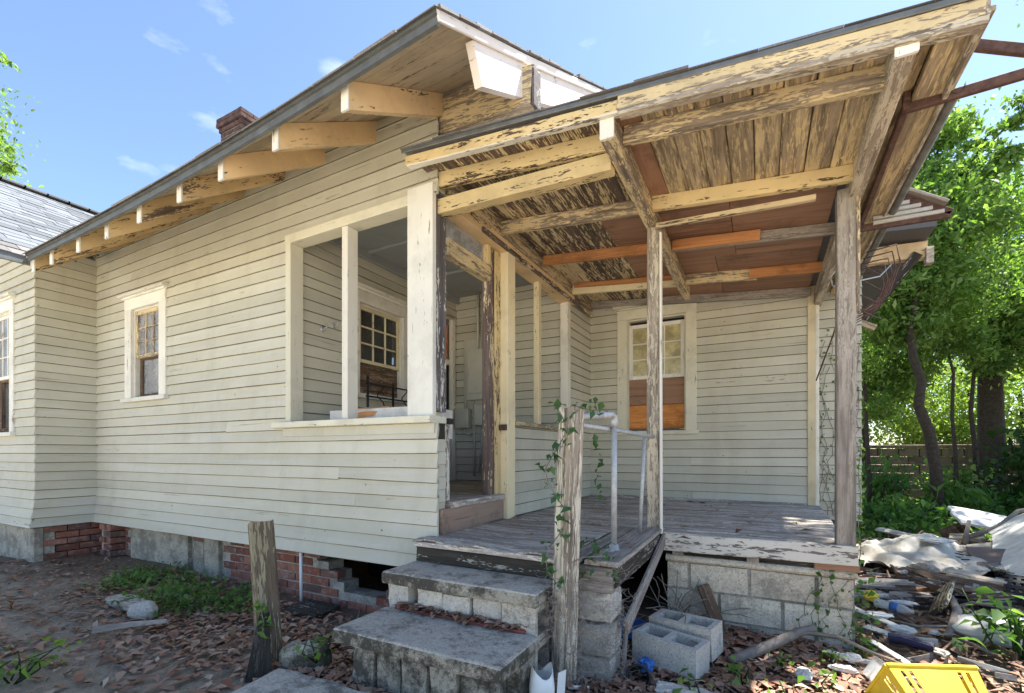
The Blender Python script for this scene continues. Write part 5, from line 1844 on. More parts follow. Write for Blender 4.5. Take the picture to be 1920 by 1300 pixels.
# cut white jug at the right end of the steps
jug = empty('plastic_jug', (-0.965, 2.13, 0.03), 'white plastic jug with its top cut open beside the steps', 'jug', rz=0.5)
jv, jf = [], []
prof = [(0.055, 0.0), (0.062, 0.02), (0.064, 0.12), (0.058, 0.17), (0.05, 0.20)]
nn_ = 20
for (r_, z) in prof:
    for k in range(nn_):
        q = 2 * math.pi * k / nn_
        sq = 1 / max(abs(math.cos(q)), abs(math.sin(q))) ** 0.55
        zz = z + (0.03 * math.sin(q * 2 + 1) if z > 0.19 else 0)
        jv.append((r_ * sq * math.cos(q), r_ * sq * math.sin(q), zz))
for i in range(len(prof) - 1):
    for k in range(nn_):
        k2 = (k + 1) % nn_
        jf.append((i * nn_ + k, i * nn_ + k2, (i + 1) * nn_ + k2, (i + 1) * nn_ + k))
jf.append(tuple(reversed(range(nn_))))
obj('body', jv, jf, M['whiteplastic'], jug, WM[jug.name], True)
board('flap', WM[jug.name] @ V((0.085, -0.02, 0.0)), WM[jug.name] @ V((0.098, -0.02, 0.20)), 0.06, 0.006, 'whiteplastic', jug, up=(0.3, 1, 0))
# fallen branch in front of the foundation
br = empty('fallen_branch', (0.08, 3.3, 0.08), 'grey fallen branch with a thin side shoot lying in front of the block foundation', 'branch')
tube('limb', [(-0.17, 3.10, 0.06), (-0.05, 3.24, 0.085), (0.09, 3.40, 0.12), (0.20, 3.48, 0.17), (0.29, 3.52, 0.20)], [0.028, 0.034, 0.032, 0.028, 0.024], 'branch', br)
tube('shoot', [(0.12, 3.43, 0.13), (0.25, 3.47, 0.18), (0.40, 3.45, 0.19), (0.55, 3.42, 0.14), (0.80, 3.30, 0.10)], [0.012, 0.011, 0.010, 0.009, 0.006], 'branch', br, 6)

# ------------------------------------------------------------------ rubbish heap at the right of the house
def panel(name, c, size, rot, mat, label, cat, rag=0.02, n=8, warp=0.01):
    """A sheet with ragged edges and a slight buckle."""
    L, W_, th = size
    vs, fs = [], []
    ph = R.uniform(0, 6)
    for lay in (1, -1):
        for j in range(n + 1):
            for i in range(n + 1):
                x, y = L * (i / n - 0.5), W_ * (j / n - 0.5)
                rq = random.Random(i * 31 + j * 17 + int(c[0] * 100))
                if i in (0, n): x += rq.uniform(-rag, rag)
                if j in (0, n): y += rq.uniform(-rag, rag)
                z = th / 2 * lay + warp * math.sin(3 * i / n + ph) * math.cos(2.4 * j / n + ph)
                vs.append((x, y, z))
    n1 = n + 1
    off = n1 * n1
    for j in range(n):
        for i in range(n):
            a_ = j * n1 + i
            fs += [(a_, a_ + 1, a_ + n1 + 1, a_ + n1), (off + a_, off + a_ + n1, off + a_ + n1 + 1, off + a_ + 1)]
    ring = list(range(n1)) + [j * n1 + n for j in range(1, n1)] + [n * n1 + i for i in range(n - 1, -1, -1)] + [j * n1 for j in range(n - 1, 0, -1)]
    for q in range(len(ring)):
        a_, b_ = ring[q], ring[(q + 1) % len(ring)]
        fs.append((b_, a_, a_ + off, b_ + off))

    mw = Matrix.Translation(c) @ Euler(rot).to_matrix().to_4x4()
    return tag(obj(name, vs, fs, M[mat], None, mw), label, cat)

def plank(p0, p1, w_, t_, mat, label, up=(0, 0, 1), cat='plank', taper=1.0):
    return tag(board('plank', p0, p1, w_, t_, mat, None, up, segs=5, warp=0.008, rag=0.02, taper=taper), label, cat)

o = loose_hollow((1.62, 7.42, 0.06), math.radians(30), math.radians(88), 0, 'newblock', 'grey two-hole concrete block standing on edge at the far side of the rubbish heap')
o = loose_hollow((2.15, 8.25, 0.10), math.radians(50), math.radians(60), 0.1, 'plankbrown', 'brown stained hollow block below the big white sheet on the heap')
panel('foam_sheet', (2.58, 8.35, 0.42), (0.70, 0.5, 0.03), (0.35, 0.20, 0.1), 'foam', 'large white sheet propped on top of the far end of the heap', 'sheet')
o = rough_block('pink_box', (2.70, 8.15, 0.28), (2.92, 8.22, 0.42), 'pink', None, 3, 0.006)
tag(o, 'small bright pink plastic piece behind the white roll on the heap', 'plastic piece')
vs, fs = tube_geo([V((0, 0, 0)), V((0.35, 0.06, 0.015)), V((0.75, 0.12, 0.03)), V((1.2, 0.2, 0.05))], [0.06, 0.11, 0.13, 0.15], 16)
tag(obj('carpet_roll', vs, fs, M['tarp'], None, Matrix.Translation((2.10, 7.32, 0.18)), True), 'pale rolled sheet lying across the far edge of the rubbish heap', 'roll')
plank((1.84, 7.0, 0.19), (2.62, 7.22, 0.22), 0.09, 0.10, 'plankbrown', 'thick brown timber lying below the pale roll on the heap', cat='timber')
panel('board', (2.08, 6.38, 0.25), (0.42, 0.62, 0.014), (0.20, -0.02, -0.12), 'tileboard', 'square dark brown board lying flat on the heap beside the tarp', 'board', 0.004, 4)
panel('plaster_sheet', (2.32, 6.35, 0.42), (0.62, 3.0, 0.03), (0.10, -0.62, -0.30), 'foam', 'long white plaster panel slanting down the right of the rubbish heap', 'panel', 0.03)
# tarpaulin
vs, fs = [], []
nx3, ny3 = 46, 26
for j in range(ny3 + 1):
    for i in range(nx3 + 1):
        fx, fy = i / nx3, j / ny3
        x = 0.86 + 1.25 * fx + 0.05 * math.sin(fy * 9)
        y = 5.55 + 1.25 * fy + 0.10 * math.sin(fx * 7 + 1) + 0.35 * fx
        if j == 0: y += 0.06 * math.sin(fx * 23)
        hump = 0.20 * math.exp(-((fx - 0.52) / 0.25) ** 2 - ((fy - 0.75) / 0.35) ** 2) + 0.10 * math.exp(-((fx - 0.15) / 0.15) ** 2 - ((fy - 0.4) / 0.4) ** 2)
        fold = 0.022 * math.sin(fx * 26 + 5 * math.sin(fy * 4)) + 0.014 * math.sin(fy * 31 + 4 * math.sin(fx * 6)) + 0.01 * math.sin(fx * 61 + fy * 40)
        vs.append((x, y, 0.19 + hump + fold + 0.03 * math.sin(fx * 3)))
n1 = nx3 + 1
fs = [(j * n1 + i, j * n1 + i + 1, (j + 1) * n1 + i + 1, (j + 1) * n1 + i) for j in range(ny3) for i in range(nx3)]
k_ = len(vs)
vs += [(v[0], v[1], v[2] - 0.006) for v in vs]
fs += [tuple(q + k_ for q in reversed(f)) for f in fs]
tag(obj('tarpaulin', vs, fs, M['tarp'], None, None, True), 'crumpled off-white tarpaulin spread over the middle of the rubbish heap', 'tarpaulin')
rock('paper_bundle', (1.30, 5.62, 0.20), (0.13, 0.08, 0.09), 'plankpale', 'rounded tan bundle below the front edge of the tarpaulin', 'bundle', 8)
plank((0.66, 5.02, 0.17), (1.20, 5.10, 0.19), 0.16, 0.03, 'grey', 'wide grey plank on the heap just below the tarpaulin', up=(0, 1, 0.2))
plank((0.62, 4.80, 0.13), (1.30, 4.92, 0.15), 0.12, 0.028, 'plankgrey', 'long grey plank with a split edge below the wide grey plank', up=(0, 1, 0.2))
plank((1.12, 4.98, 0.165), (1.34, 5.06, 0.175), 0.055, 0.03, 'newwood', 'short orange lath between the grey planks on the heap')
plank((1.15, 5.50, 0.21), (1.72, 5.22, 0.17), 0.20, 0.02, 'plankbrown', 'broad dark splintered plank right of the tan bundle', up=(0.3, 1, 0.35))
plank((1.46, 5.52, 0.23), (1.82, 5.36, 0.20), 0.15, 0.025, 'plankpale', 'pale pointed plank at the right below the tarpaulin', up=(0.3, 1, 0.4), taper=0.8)
plank((0.75, 4.62, 0.12), (1.25, 4.72, 0.14), 0.09, 0.02, 'beamdark', 'thin blackened plank at the front of the grey planks', up=(0, 1, 0.1))
plank((1.28, 4.62, 0.15), (1.62, 4.70, 0.16), 0.10, 0.02, 'plankbrown', 'short brown plank lying behind the forked branch', up=(0, 1, 0.2))
plank((0.90, 6.9, 0.17), (1.35, 6.7, 0.19), 0.06, 0.03, 'beamdark', 'dark plank at the far left of the heap near the post')
plank((1.55, 6.95, 0.24), (2.05, 6.65, 0.27), 0.14, 0.03, 'grey', 'grey plank beneath the square dark board', up=(0.3, 1, 0.3))
plank((1.35, 7.9, 0.28), (1.95, 7.5, 0.22), 0.10, 0.02, 'deck_fascia', 'whitish lath sloping behind the block that stands on edge', up=(0.3, 1, 0.4))
plank((1.45, 7.08, 0.14), (1.72, 7.42, 0.34), 0.05, 0.016, 'plankbrown', 'thin brown lath leaning across the block that stands on edge')
plank((2.05, 7.75, 0.26), (2.35, 7.68, 0.27), 0.14, 0.06, 'plankpale', 'short pale offcut beside the brown stained block', up=(0, 1, 0.3))
br = empty('forked_branch', (1.15, 4.4, 0.15), 'grey forked branch lying upright across the front of the rubbish heap', 'branch')
tube('limb', [(1.25, 4.86, 0.24), (1.24, 4.66, 0.22), (1.19, 4.34, 0.21), (1.10, 4.08, 0.18), (1.03, 3.92, 0.15)], [0.022, 0.024, 0.028, 0.026, 0.02], 'branch', br)
tube('shoot', [(1.20, 4.40, 0.21), (1.30, 4.45, 0.25), (1.48, 4.40, 0.25), (1.62, 4.30, 0.22)], [0.016, 0.012, 0.01, 0.006], 'branch', br, 6)
tube('shoot', [(1.05, 3.95, 0.15), (1.12, 3.84, 0.14), (1.2, 3.70, 0.13)], [0.016, 0.012, 0.008], 'branch', br, 6)
tube('shoot', [(1.10, 4.06, 0.17), (0.90, 4.00, 0.16), (0.78, 4.1, 0.15)], [0.012, 0.009, 0.006], 'branch', br, 6)
br = empty('dead_branch', (2.6, 7.6, 0.3), 'bent dead branch sticking up over the pale roll at the far right', 'branch')
tube('limb', [(2.2, 7.65, 0.28), (2.5, 7.75, 0.42), (2.72, 7.9, 0.60), (3.0, 8.0, 0.66), (3.6, 8.1, 0.72)], [0.03, 0.028, 0.025, 0.02, 0.014], 'branch', br)
tube('shoot', [(2.16, 7.6, 0.18), (2.18, 7.65, 0.32), (2.22, 7.7, 0.48)], [0.03, 0.025, 0.018], 'branch', br)
# white sack
vs, fs = [], []
for i in range(11):
    th = math.pi * i / 10
    for j in range(24):
        ph = 2 * math.pi * j / 24
        k = 1 + 0.06 * math.sin(ph * 5 + i) + 0.04 * math.sin(ph * 9 - i * 2)
        vs.append((0.33 * math.sin(th) ** 0.7 * math.cos(ph) * k, 0.24 * math.sin(th) ** 0.7 * math.sin(ph) * k, 0.075 * math.cos(th) * k))
for i in range(10):
    for j in range(24):
        j2 = (j + 1) % 24
        fs.append((i * 24 + j, (i + 1) * 24 + j, (i + 1) * 24 + j2, i * 24 + j2))
tag(obj('sack', vs, fs, M['foam'], None, Matrix.Translation((1.40, 4.10, 0.17)) @ Matrix.Rotation(0.3, 4, 'Z'), True), 'puffy white sack lying right of the forked branch', 'sack')
# clear bottle with a blue band
bt = empty('water_bottle', (0.85, 4.38, 0.17), 'crushed clear plastic bottle with a blue band lying left of the forked branch', 'bottle', rot=V((0.62, -0.42, -0.02)).to_track_quat('Z', 'Y').to_euler())
obj('shell', *lathe_geo([(0.0, -0.12), (0.03, -0.12), (0.034, -0.10), (0.030, -0.03), (0.034, 0.02), (0.032, 0.06), (0.014, 0.10), (0.012, 0.12), (0.0, 0.12)], 14), M['clearplastic'], bt, WM[bt.name], True)
obj('band', *lathe_geo([(0.0345, -0.02), (0.0358, -0.02), (0.0358, 0.03), (0.0345, 0.03)], 14), M['blueplastic'], bt, WM[bt.name], True)
bt = empty('clear_cup', (0.545, 3.17, 0.12), 'clear plastic tub lying beside the yellow basket', 'tub', rot=V((0.5, 0.3, 0.5)).to_track_quat('Z', 'Y').to_euler())
obj('shell', *lathe_geo([(0.0, -0.05), (0.045, -0.05), (0.058, 0.05), (0.062, 0.052), (0.055, 0.05), (0.043, -0.046), (0.0, -0.046)], 18), M['clearplastic'], bt, WM[bt.name], True)
crumple('yellow_scrap', (0.735, 4.52, 0.20), (0.05, 0.04, 0.04), 'yellowplastic', 'small crumpled yellow plastic piece near the foundation corner', 'plastic piece', 12, 0.2)
vs, fs = [], []
vv, ff = tube_geo([V((0.70, 3.74, 0.14)), V((0.76, 3.72, 0.15)), V((0.82, 3.69, 0.145)), V((0.90, 3.66, 0.14))], [0.03, 0.036, 0.034, 0.028], 12)
tag(obj('umbrella_roll', vv, ff, M['blueplastic'], None, None, False), 'dark blue rolled plastic behind the yellow basket', 'roll').data.materials[0] = plain('navy_plastic', (0.015, 0.02, 0.06), 0.4, 0.3, 30, 0, 0.5)
for k, (c, r, lb) in enumerate([((0.455, 3.38, 0.10), (0.055, 0.035, 0.025), 'white foam lump at the bottom of the block foundation'),
                                ((0.40, 3.24, 0.08), (0.07, 0.03, 0.02), 'flattened pale plastic left of the clear tub'),
                                ((0.20, 3.06, 0.08), (0.04, 0.07, 0.02), 'torn white plaster piece on the leaves before the fallen branch'),
                                ((0.93, 4.52, 0.17), (0.09, 0.025, 0.02), 'white foam sliver above the clear bottle'),
                                ((0.72, 4.15, 0.16), (0.08, 0.04, 0.02), 'pale foam flake left of the clear bottle'),
                                ((0.80, 3.92, 0.15), (0.07, 0.035, 0.025), 'oval white foam piece before the clear bottle'),
                                ((0.98, 3.98, 0.14), (0.03, 0.02, 0.015), 'tiny white pebble of foam at the foot of the forked branch'),
                                ((1.58, 6.35, 0.40), (0.12, 0.09, 0.03), 'crumpled white paper on top of the tarpaulin')]):
    crumple('foam_scrap', c, r, 'foam', lb, 'scrap', 40 + k, 0.22)
plank((0.62, 3.92, 0.13), (0.95, 3.62, 0.13), 0.05, 0.014, 'deck_fascia', 'long white peeling lath behind the yellow basket', up=(0, 1, 0.3))
plank((0.34, 3.50, 0.075), (0.56, 3.40, 0.08), 0.04, 0.012, 'window_white', 'short white lath beside the fallen branch shoot', up=(0, 1, 0.2))
plank((0.60, 4.30, 0.15), (0.80, 3.98, 0.14), 0.035, 0.012, 'window_white', 'narrow white lath pointing at the clear bottle', up=(0, 1, 0.3))
plank((0.60, 3.70, 0.12), (0.72, 3.40, 0.11), 0.03, 0.012, 'foam', 'white splinter behind the left corner of the yellow basket', up=(0, 1, 0.3))

# yellow crate with slotted sides, tipped back in the leaves
bk = empty('basket', (0.76, 2.86, 0.0), 'bright yellow plastic basket with slotted sides tipped among the dead leaves', 'basket', rz=math.radians(28))
mwb = Matrix.Translation((0.775, 2.84, -0.005)) @ Matrix.Rotation(math.radians(24), 4, 'Z') @ Matrix.Rotation(math.radians(-56), 4, 'X')
bk.matrix_basis = mwb
WM[bk.name] = mwb
BL, BW, BH, TP = 0.41, 0.30, 0.27, 0.045
def basket_side(L, fmap, name):
    us = [0, 0.045]
    nsl = 9
    wv_ = (L - 0.09) / (nsl * 2 - 1)
    for i in range(nsl * 2 - 1): us.append(0.045 + wv_ * (i + 1))
    us.append(L)
    vs_ = [0, 0.03, 0.12, 0.14, 0.245, BH]
    def solid(i, j):
        if i == 0 or i == len(us) - 2: return True
        slot = (i - 1) % 2 == 0
        q = (us[i] + us[i + 1]) / 2 / L
        if j == 1 and slot: return False
        if j == 3 and slot and (q < 0.30 or q > 0.70): return False
        return True
    vv, ff = cells(us, vs_, solid, fmap, 0.004)
    obj(name, vv, ff, M['yellowplastic'], bk, mwb)
tp = lambda v: TP * (1 - v / BH)
basket_side(BL, lambda u, v, d: ((u - BL / 2) * (1 - 2 * tp(v) / BL), -BW / 2 + tp(v) + d, v), 'side_panel')
basket_side(BL, lambda u, v, d: ((u - BL / 2) * (1 - 2 * tp(v) / BL), BW / 2 - tp(v) - d, v), 'side_panel')
basket_side(BW, lambda u, v, d: (-BL / 2 + tp(v) + d, (u - BW / 2) * (1 - 2 * tp(v) / BW), v), 'end_panel')
basket_side(BW, lambda u, v, d: (BL / 2 - tp(v) - d, (u - BW / 2) * (1 - 2 * tp(v) / BW), v), 'end_panel')
vv, ff = cells([-BL / 2 + TP, 0, BL / 2 - TP], [-BW / 2 + TP, BW / 2 - TP], lambda i, j: True, lambda u, v, d: (u, v, d), 0.004)
obj('base', vv, ff, M['yellowplastic'], bk, mwb)
rp = [V((-BL / 2, -BW / 2, BH)), V((BL / 2, -BW / 2, BH)), V((BL / 2, BW / 2, BH)), V((-BL / 2, BW / 2, BH))]
for a_, b_ in zip(rp, rp[1:] + rp[:1]):
    p0, p1 = mwb @ a_, mwb @ b_
    board('rim', p0, p1, 0.016, 0.018, 'yellowplastic', bk)
# black lattice tub
lt = empty('lattice_tub', (1.78, 4.86, 0.18), 'black plastic lattice tub on edge at the right end of the rubbish heap', 'tub')
us = [2 * math.pi * i / 40 for i in range(41)]
vs_ = [0.02 * i for i in range(11)]
vv, ff = cells(us, vs_, lambda i, j: not (i % 2 == 0 and j % 2 == 1), lambda u, v, d: ((0.17 - d) * math.cos(u), v, (0.17 - d) * math.sin(u)), 0.005)
mwl = Matrix.Translation((1.80, 4.80, 0.22)) @ Matrix.Rotation(math.radians(65), 4, 'Z')
obj('lattice_wall', vv, ff, M['blackplastic'], lt, mwl)
gx = [-0.165 + 0.022 * i for i in range(16)]
vv, ff = cells(gx, gx, lambda i, j: (gx[i] + 0.011) ** 2 + (gx[j] + 0.011) ** 2 < 0.168 ** 2 and not (i % 2 == 1 and j % 2 == 1), lambda u, v, d: (u, d, v), 0.005)
obj('lattice_floor', vv, ff, M['blackplastic'], lt, mwl)

for i in range(54):
    q = R.random()
    x, y = 0.72 + 1.9 * R.random(), 4.2 + 3.6 * R.random()
    if y < 3.4 + x * 0.75: y += 0.8
    z = gh(x, y) + 0.03 + 0.07 * R.random()
    a_ = R.gauss(0.35, 0.55)
    L = R.uniform(0.22, 0.75)
    d = V((math.cos(a_), math.sin(a_), R.gauss(0, 0.07))) * L
    mtn = R.choice(('grey', 'plankbrown', 'plankbrown', 'beamdark', 'deck_fascia', 'ceil_dark', 'plankpale'))
    o = board('scrap_board', (x, y, z), V((x, y, z)) + d, R.uniform(0.04, 0.14), R.uniform(0.01, 0.028), mtn, None,
              up=(R.gauss(0, 0.25), 1, R.gauss(0, 0.35)), segs=3, warp=0.006, rag=0.025)
    look = {'grey': 'bleached grey', 'plankbrown': 'bare brown', 'beamdark': 'blackened', 'deck_fascia': 'mildewed white', 'ceil_dark': 'flaking cream', 'plankpale': 'pale tan'}[mtn]
    spot = 'behind the tarpaulin' if y > 6.6 else 'beside the tarpaulin' if y > 5.5 else 'below the tarpaulin among the planks' if y > 4.7 else 'near the forked branch'
    tag(o, '%s %s broken board jumbled in the heap %s' % ('long' if L > 0.5 else 'short', look, spot), 'board', 'broken boards of the rubbish heap')
# small scraps, splinters and twigs nobody would count
parts = []
for i in range(420):
    x = 0.62 + 2.4 * R.random() ** 1.4
    y = 3.1 + 5.0 * R.random()
    if y < 2.7 + x * 0.6: continue
    z = gh(x, y) + 0.02 + R.random() * 0.07
    a_ = R.uniform(0, 3.14)
    L = R.uniform(0.06, 0.32)
    d = V((math.cos(a_), math.sin(a_), R.uniform(-0.12, 0.12)))
    vv, ff = board_geo(L, R.uniform(0.01, 0.045), R.uniform(0.004, 0.014), 0.001, 1)
    m_ = frame((x, y, z), V((x, y, z)) + d, (R.uniform(-0.4, 0.4), 0.3, 1))
    parts.append((i % 4, [m_ @ V(v) for v in vv], ff))
for g_, mt in enumerate(('plankbrown', 'grey', 'deck_fascia', 'beamdark')):
    vs, fs = join([(v, f) for q, v, f in parts if q == g_])
    tag(obj(('wood_splinters', 'grey_splinters', 'painted_splinters', 'charred_splinters')[g_], vs, fs, M[mt]), kind='stuff')
def twig_fn(i):
    x, y = R.uniform(-0.7, 2.6), R.uniform(2.5, 5.2)
    if i % 3 == 0: x, y = R.uniform(-5.5, -1.5), R.uniform(1.3, 2.6)
    z = gh(x, y) + 0.02
    a_ = R.uniform(0, 6.28)
    out = []
    for k in range(5):
        out.append(V((x, y, z + R.uniform(0, 0.02))))
        a_ += R.uniform(-0.4, 0.4)
        x += 0.07 * math.cos(a_)
        y += 0.07 * math.sin(a_)
    return out
vs, fs = strand_mesh(160, twig_fn, 0.0035, 4)
tag(obj('twig_litter', vs, fs, M['branch']), kind='stuff')
# dry brush in the dark gap under the landing
def brush_fn(i):
    p = V((R.uniform(-0.62, -0.40), R.uniform(3.1, 3.7), 0.12))
    d = V((R.uniform(-0.6, 0.8), R.uniform(-0.8, 0.2), R.uniform(0.1, 1))).normalized()
    out = [p]
    for k in range(5):
        d = (d + V((R.gauss(0, 0.25), R.gauss(0, 0.25), R.gauss(-0.12, 0.2)))).normalized()
        p = p + d * 0.07
        out.append(p)
    return out
vs, fs = strand_mesh(34, brush_fn, 0.003, 4)
tag(obj('dry_brush', vs, fs, M['branch']), kind='stuff')

# ------------------------------------------------------------------ dead leaves on the ground
lp = []
def scatter(n, fx, fy, keep=lambda x, y: True, dz=0.0):
    c_ = 0
    while c_ < n:
        x, y = fx(), fy()
        c_ += 1
        if not keep(x, y): continue
        lp.append((x, y, gh(x, y) + 0.012 + R.random() * 0.022 + dz))
offpath = lambda x, y: not (-2.4 < x < -0.85 and y < 1.7)
scatter(1700, lambda: R.uniform(-5.4, -2.1), lambda: R.gauss(2.15, 0.35), lambda x, y: y < 2.72 and offpath(x, y))
scatter(800, lambda: R.gauss(-3.3, 0.7), lambda: R.gauss(1.75, 0.28), offpath)
scatter(500, lambda: R.uniform(-7.5, -5.2), lambda: R.gauss(2.0, 0.4), lambda x, y: y < 2.1 or (x > -7.0 and y < 2.7))
scatter(260, lambda: R.gauss(-4.3, 0.5), lambda: R.gauss(1.1, 0.16))
scatter(220, lambda: R.uniform(-7.5, -2.6), lambda: R.uniform(0.4, 2.0), offpath)
scatter(3600, lambda: R.uniform(-0.75, 1.0), lambda: R.uniform(2.2, 3.7))
scatter(2200, lambda: R.uniform(0.5, 2.6), lambda: R.uniform(2.8, 6.0))
scatter(700, lambda: R.uniform(-2.4, -0.7), lambda: R.uniform(1.66, 2.0))
scatter(300, lambda: R.uniform(-1.05, -0.6), lambda: R.uniform(1.9, 2.5))
scatter(900, lambda: R.uniform(0.6, 4), lambda: R.uniform(6, 10))
for i in range(150):
    lp.append((R.uniform(-1.95, -1.12), R.uniform(2.17, 2.245), 0.372 + R.random() * 0.02))
for i in range(60):
    lp.append((R.uniform(-2.0, 0.4), R.uniform(2.7, 5.9), 0.735))
lo_ = leaves('leaf_litter', lp, 0.072, 'litter', None, flat=0.88, aspect=0.5, curl=0.25, up_bias=0.9)
tag(lo_, kind='stuff')

# ------------------------------------------------------------------ weeds
def clump(name, label, group, c, r, h, n, size, mat, stems=6, aspect=0.5, cat='plant', seed=0):
    rs = np.random.RandomState(seed + 77)
    e = empty(name, c, label, cat, group)
    pos = []
    for s_ in range(stems):
        a_ = rs.uniform(0, 6.28)
        q = r * math.sqrt(rs.uniform(0, 1))
        tip = V((c[0] + q * math.cos(a_), c[1] + q * math.sin(a_), c[2] + h * rs.uniform(0.55, 1)))
        b0 = V(c) + V((q * 0.25 * math.cos(a_), q * 0.25 * math.sin(a_), 0))
        mid_ = (b0 + tip) / 2 + V((rs.normal() * 0.05, rs.normal() * 0.05, h * 0.12))
        tube('stem', [b0, mid_, tip], [0.006, 0.005, 0.003], 'leaf_c', e, 4)
        for k in range(max(1, n // stems)):
            f = rs.uniform(0.25, 1.05)
            p = b0.lerp(mid_, f * 2) if f < 0.5 else mid_.lerp(tip, f * 2 - 1)
            pos.append((p.x + rs.normal() * size * 0.8, p.y + rs.normal() * size * 0.8, max(c[2] + 0.01, p.z + rs.normal() * size * 0.4)))
    leaves('foliage', pos, size, mat, e, rs, origin=c, aspect=aspect, up_bias=0.6)
    return e
# low weeds along the brick wall: ground cover
pos = []
tufts = [(R.uniform(-5.4, -3.5), R.gauss(2.26, 0.17), R.uniform(0.05, 0.16)) for _ in range(34)]
for i in range(1900):
    tx, ty, th_ = R.choice(tufts)
    x = tx + R.gauss(0, 0.09)
    y = ty + R.gauss(0, 0.07)
    if y > 2.7: continue
    pos.append((x, y, gh(x, y) + 0.01 + th_ * R.random()))
tag(leaves('weed_patch', pos, 0.048, 'leaf_d', None, aspect=0.5, up_bias=0.7), kind='stuff')
clump('weed', 'low broad-leaved weed in the near left corner of the yard', None, (-3.62, 0.98, 0.05), 0.20, 0.16, 60, 0.07, 'leaf_b', 7, 0.6, seed=1)
clump('weed', 'small weed sprouting at the foot of the lowest step by the concrete chunk', None, (-2.20, 1.84, 0.12), 0.12, 0.14, 26, 0.06, 'leaf_b', 4, 0.55, seed=2)
for k, (x, y, lb) in enumerate([(-0.30, 2.62, 'tiny green seedling in the leaves before the pale fragment'), (-0.10, 2.86, 'leafy sprout among dead leaves below the fallen branch'), (0.10, 2.72, 'small seedling nearest the middle of the leaf litter'),
                                (0.30, 2.95, 'bright seedling left of the yellow basket'), (0.36, 3.32, 'round-leaved sprout under the side shoot of the fallen branch'), (0.08, 3.12, 'seedling beside the torn white plaster piece'), (0.52, 3.55, 'weed at the foot of the foundation corner')]):
    clump('seedling', lb, 'seedlings in the leaf litter', (x, y, gh(x, y)), 0.07, 0.12, 16, 0.05, 'leaf_b', 3, 0.6, seed=10 + k)
clump('weed', 'leafy weed on thin stems right of the yellow basket', None, (1.28, 3.70, 0.08), 0.26, 0.40, 110, 0.085, 'leaf_a', 9, 0.55, seed=30)
clump('weed', 'second leafy weed nearest the right edge beside the white sack', None, (1.62, 3.95, 0.08), 0.25, 0.36, 100, 0.085, 'leaf_b', 9, 0.55, seed=31)
GREEN = [((1.55, 9.6, 0.05), 0.35, 0.45, 260, 0.10, 'leaf_a', 'round-leaved green plant nearest the porch post at the far side'),
         ((1.80, 9.1, 0.05), 0.45, 0.42, 380, 0.11, 'leaf_a', 'broad-leaved ground vine behind the block that stands on edge'),
         ((2.30, 10.4, 0.05), 0.50, 0.5, 320, 0.12, 'leaf_b', 'sunlit leafy plant before the crooked tree trunk'),
         ((2.85, 10.9, 0.05), 0.45, 0.75, 160, 0.26, 'leaf_a', 'fern-like clump of long leaves at the foot of the crooked trunk'),
         ((3.30, 11.2, 0.05), 0.55, 0.5, 340, 0.12, 'leaf_b', 'bright bush behind the large white sheet of the heap'),
         ((4.10, 11.9, 0.05), 0.6, 0.6, 360, 0.13, 'leaf_a', 'leafy mound at the foot of the broad trunk'),
         ((4.03, 11.6, 0.05), 0.45, 1.75, 420, 0.15, 'leaf_c', 'tall dark vine hanging beside the brown board fence'),
         ((1.42, 8.3, 0.05), 0.38, 0.35, 240, 0.08, 'leaf_b', 'small-leaved weed clump behind the right porch post'),
         ((0.95, 7.6, 0.05), 0.3, 0.3, 160, 0.07, 'leaf_a', 'low weeds at the foot of the stepped-out wall'),
         ((2.1, 12.2, 0.05), 0.7, 1.25, 520, 0.12, 'leaf_a', 'tall leafy bush hiding the left end of the block wall'),
         ((3.5, 13.2, 0.05), 0.7, 1.1, 460, 0.13, 'leaf_b', 'leafy bush between the thin saplings before the block wall'),
         ((1.35, 11.0, 0.05), 0.5, 1.1, 420, 0.10, 'leaf_a', 'dense bush at the left edge of the undergrowth beside the porch post'),
         ((4.6, 10.6, 0.05), 0.6, 0.5, 300, 0.12, 'leaf_b', 'sunlit weeds at the far right beyond the heap'),
         ((3.6, 9.4, 0.05), 0.5, 0.32, 260, 0.09, 'leaf_b', 'pale low weeds right behind the rubbish heap')]
for k, (c, r, h, n, s_, mt, lb) in enumerate(GREEN):
    clump('shrub', lb, 'undergrowth behind the heap', c, r, h, n, s_, mt, 10 + n // 30, 0.6 if s_ < 0.2 else 0.22, seed=50 + k)
pos = []
for i in range(9000):
    x, y = R.uniform(0.9, 7.5), R.uniform(8.6, 13.8)
    if R.random() > 0.85: y = R.uniform(14.4, 20)
    pos.append((x, y, gh(x, y) + 0.30 * R.random() ** 1.5))
tag(leaves('ground_cover', pos, 0.10, 'leaf_a', None, aspect=0.5, up_bias=0.65), kind='stuff')

# ------------------------------------------------------------------ garden wall and board fence behind the trees
gwl = empty('garden_wall', (3.6, 14.6, 0.0), 'low stained concrete block wall behind the crooked tree', 'wall')
for r in range(7):
    x = 0.9 - 0.2 * (r % 2)
    while x < 7.0:
        o = rough_block('concrete_block', (x, 14.5 + R.uniform(-0.008, 0.008), 0.02 + r * 0.2), (x + 0.392, 14.69, 0.02 + r * 0.2 + 0.193), 'wallblock', gwl, 2, 0.003)
        x += 0.4
slab_block('coping', (0.7, 14.47, 1.42), (7.2, 14.73, 1.50), 'wallblock', gwl, 0.02)
fe = empty('board_fence', (5.2, 12.9, 0.0), 'weathered brown board fence at the far right behind the undergrowth', 'fence')
x = 4.62
while x < 7.5:
    board('fence_board', (x, 12.9 + R.uniform(-0.01, 0.01), 0.02), (x + R.uniform(-0.01, 0.01), 12.9, 1.72 + R.uniform(-0.03, 0.03)), 0.02, 0.135, 'plankbrown', fe, up=(0, 1, 0), segs=2, warp=0.004)
    x += 0.142
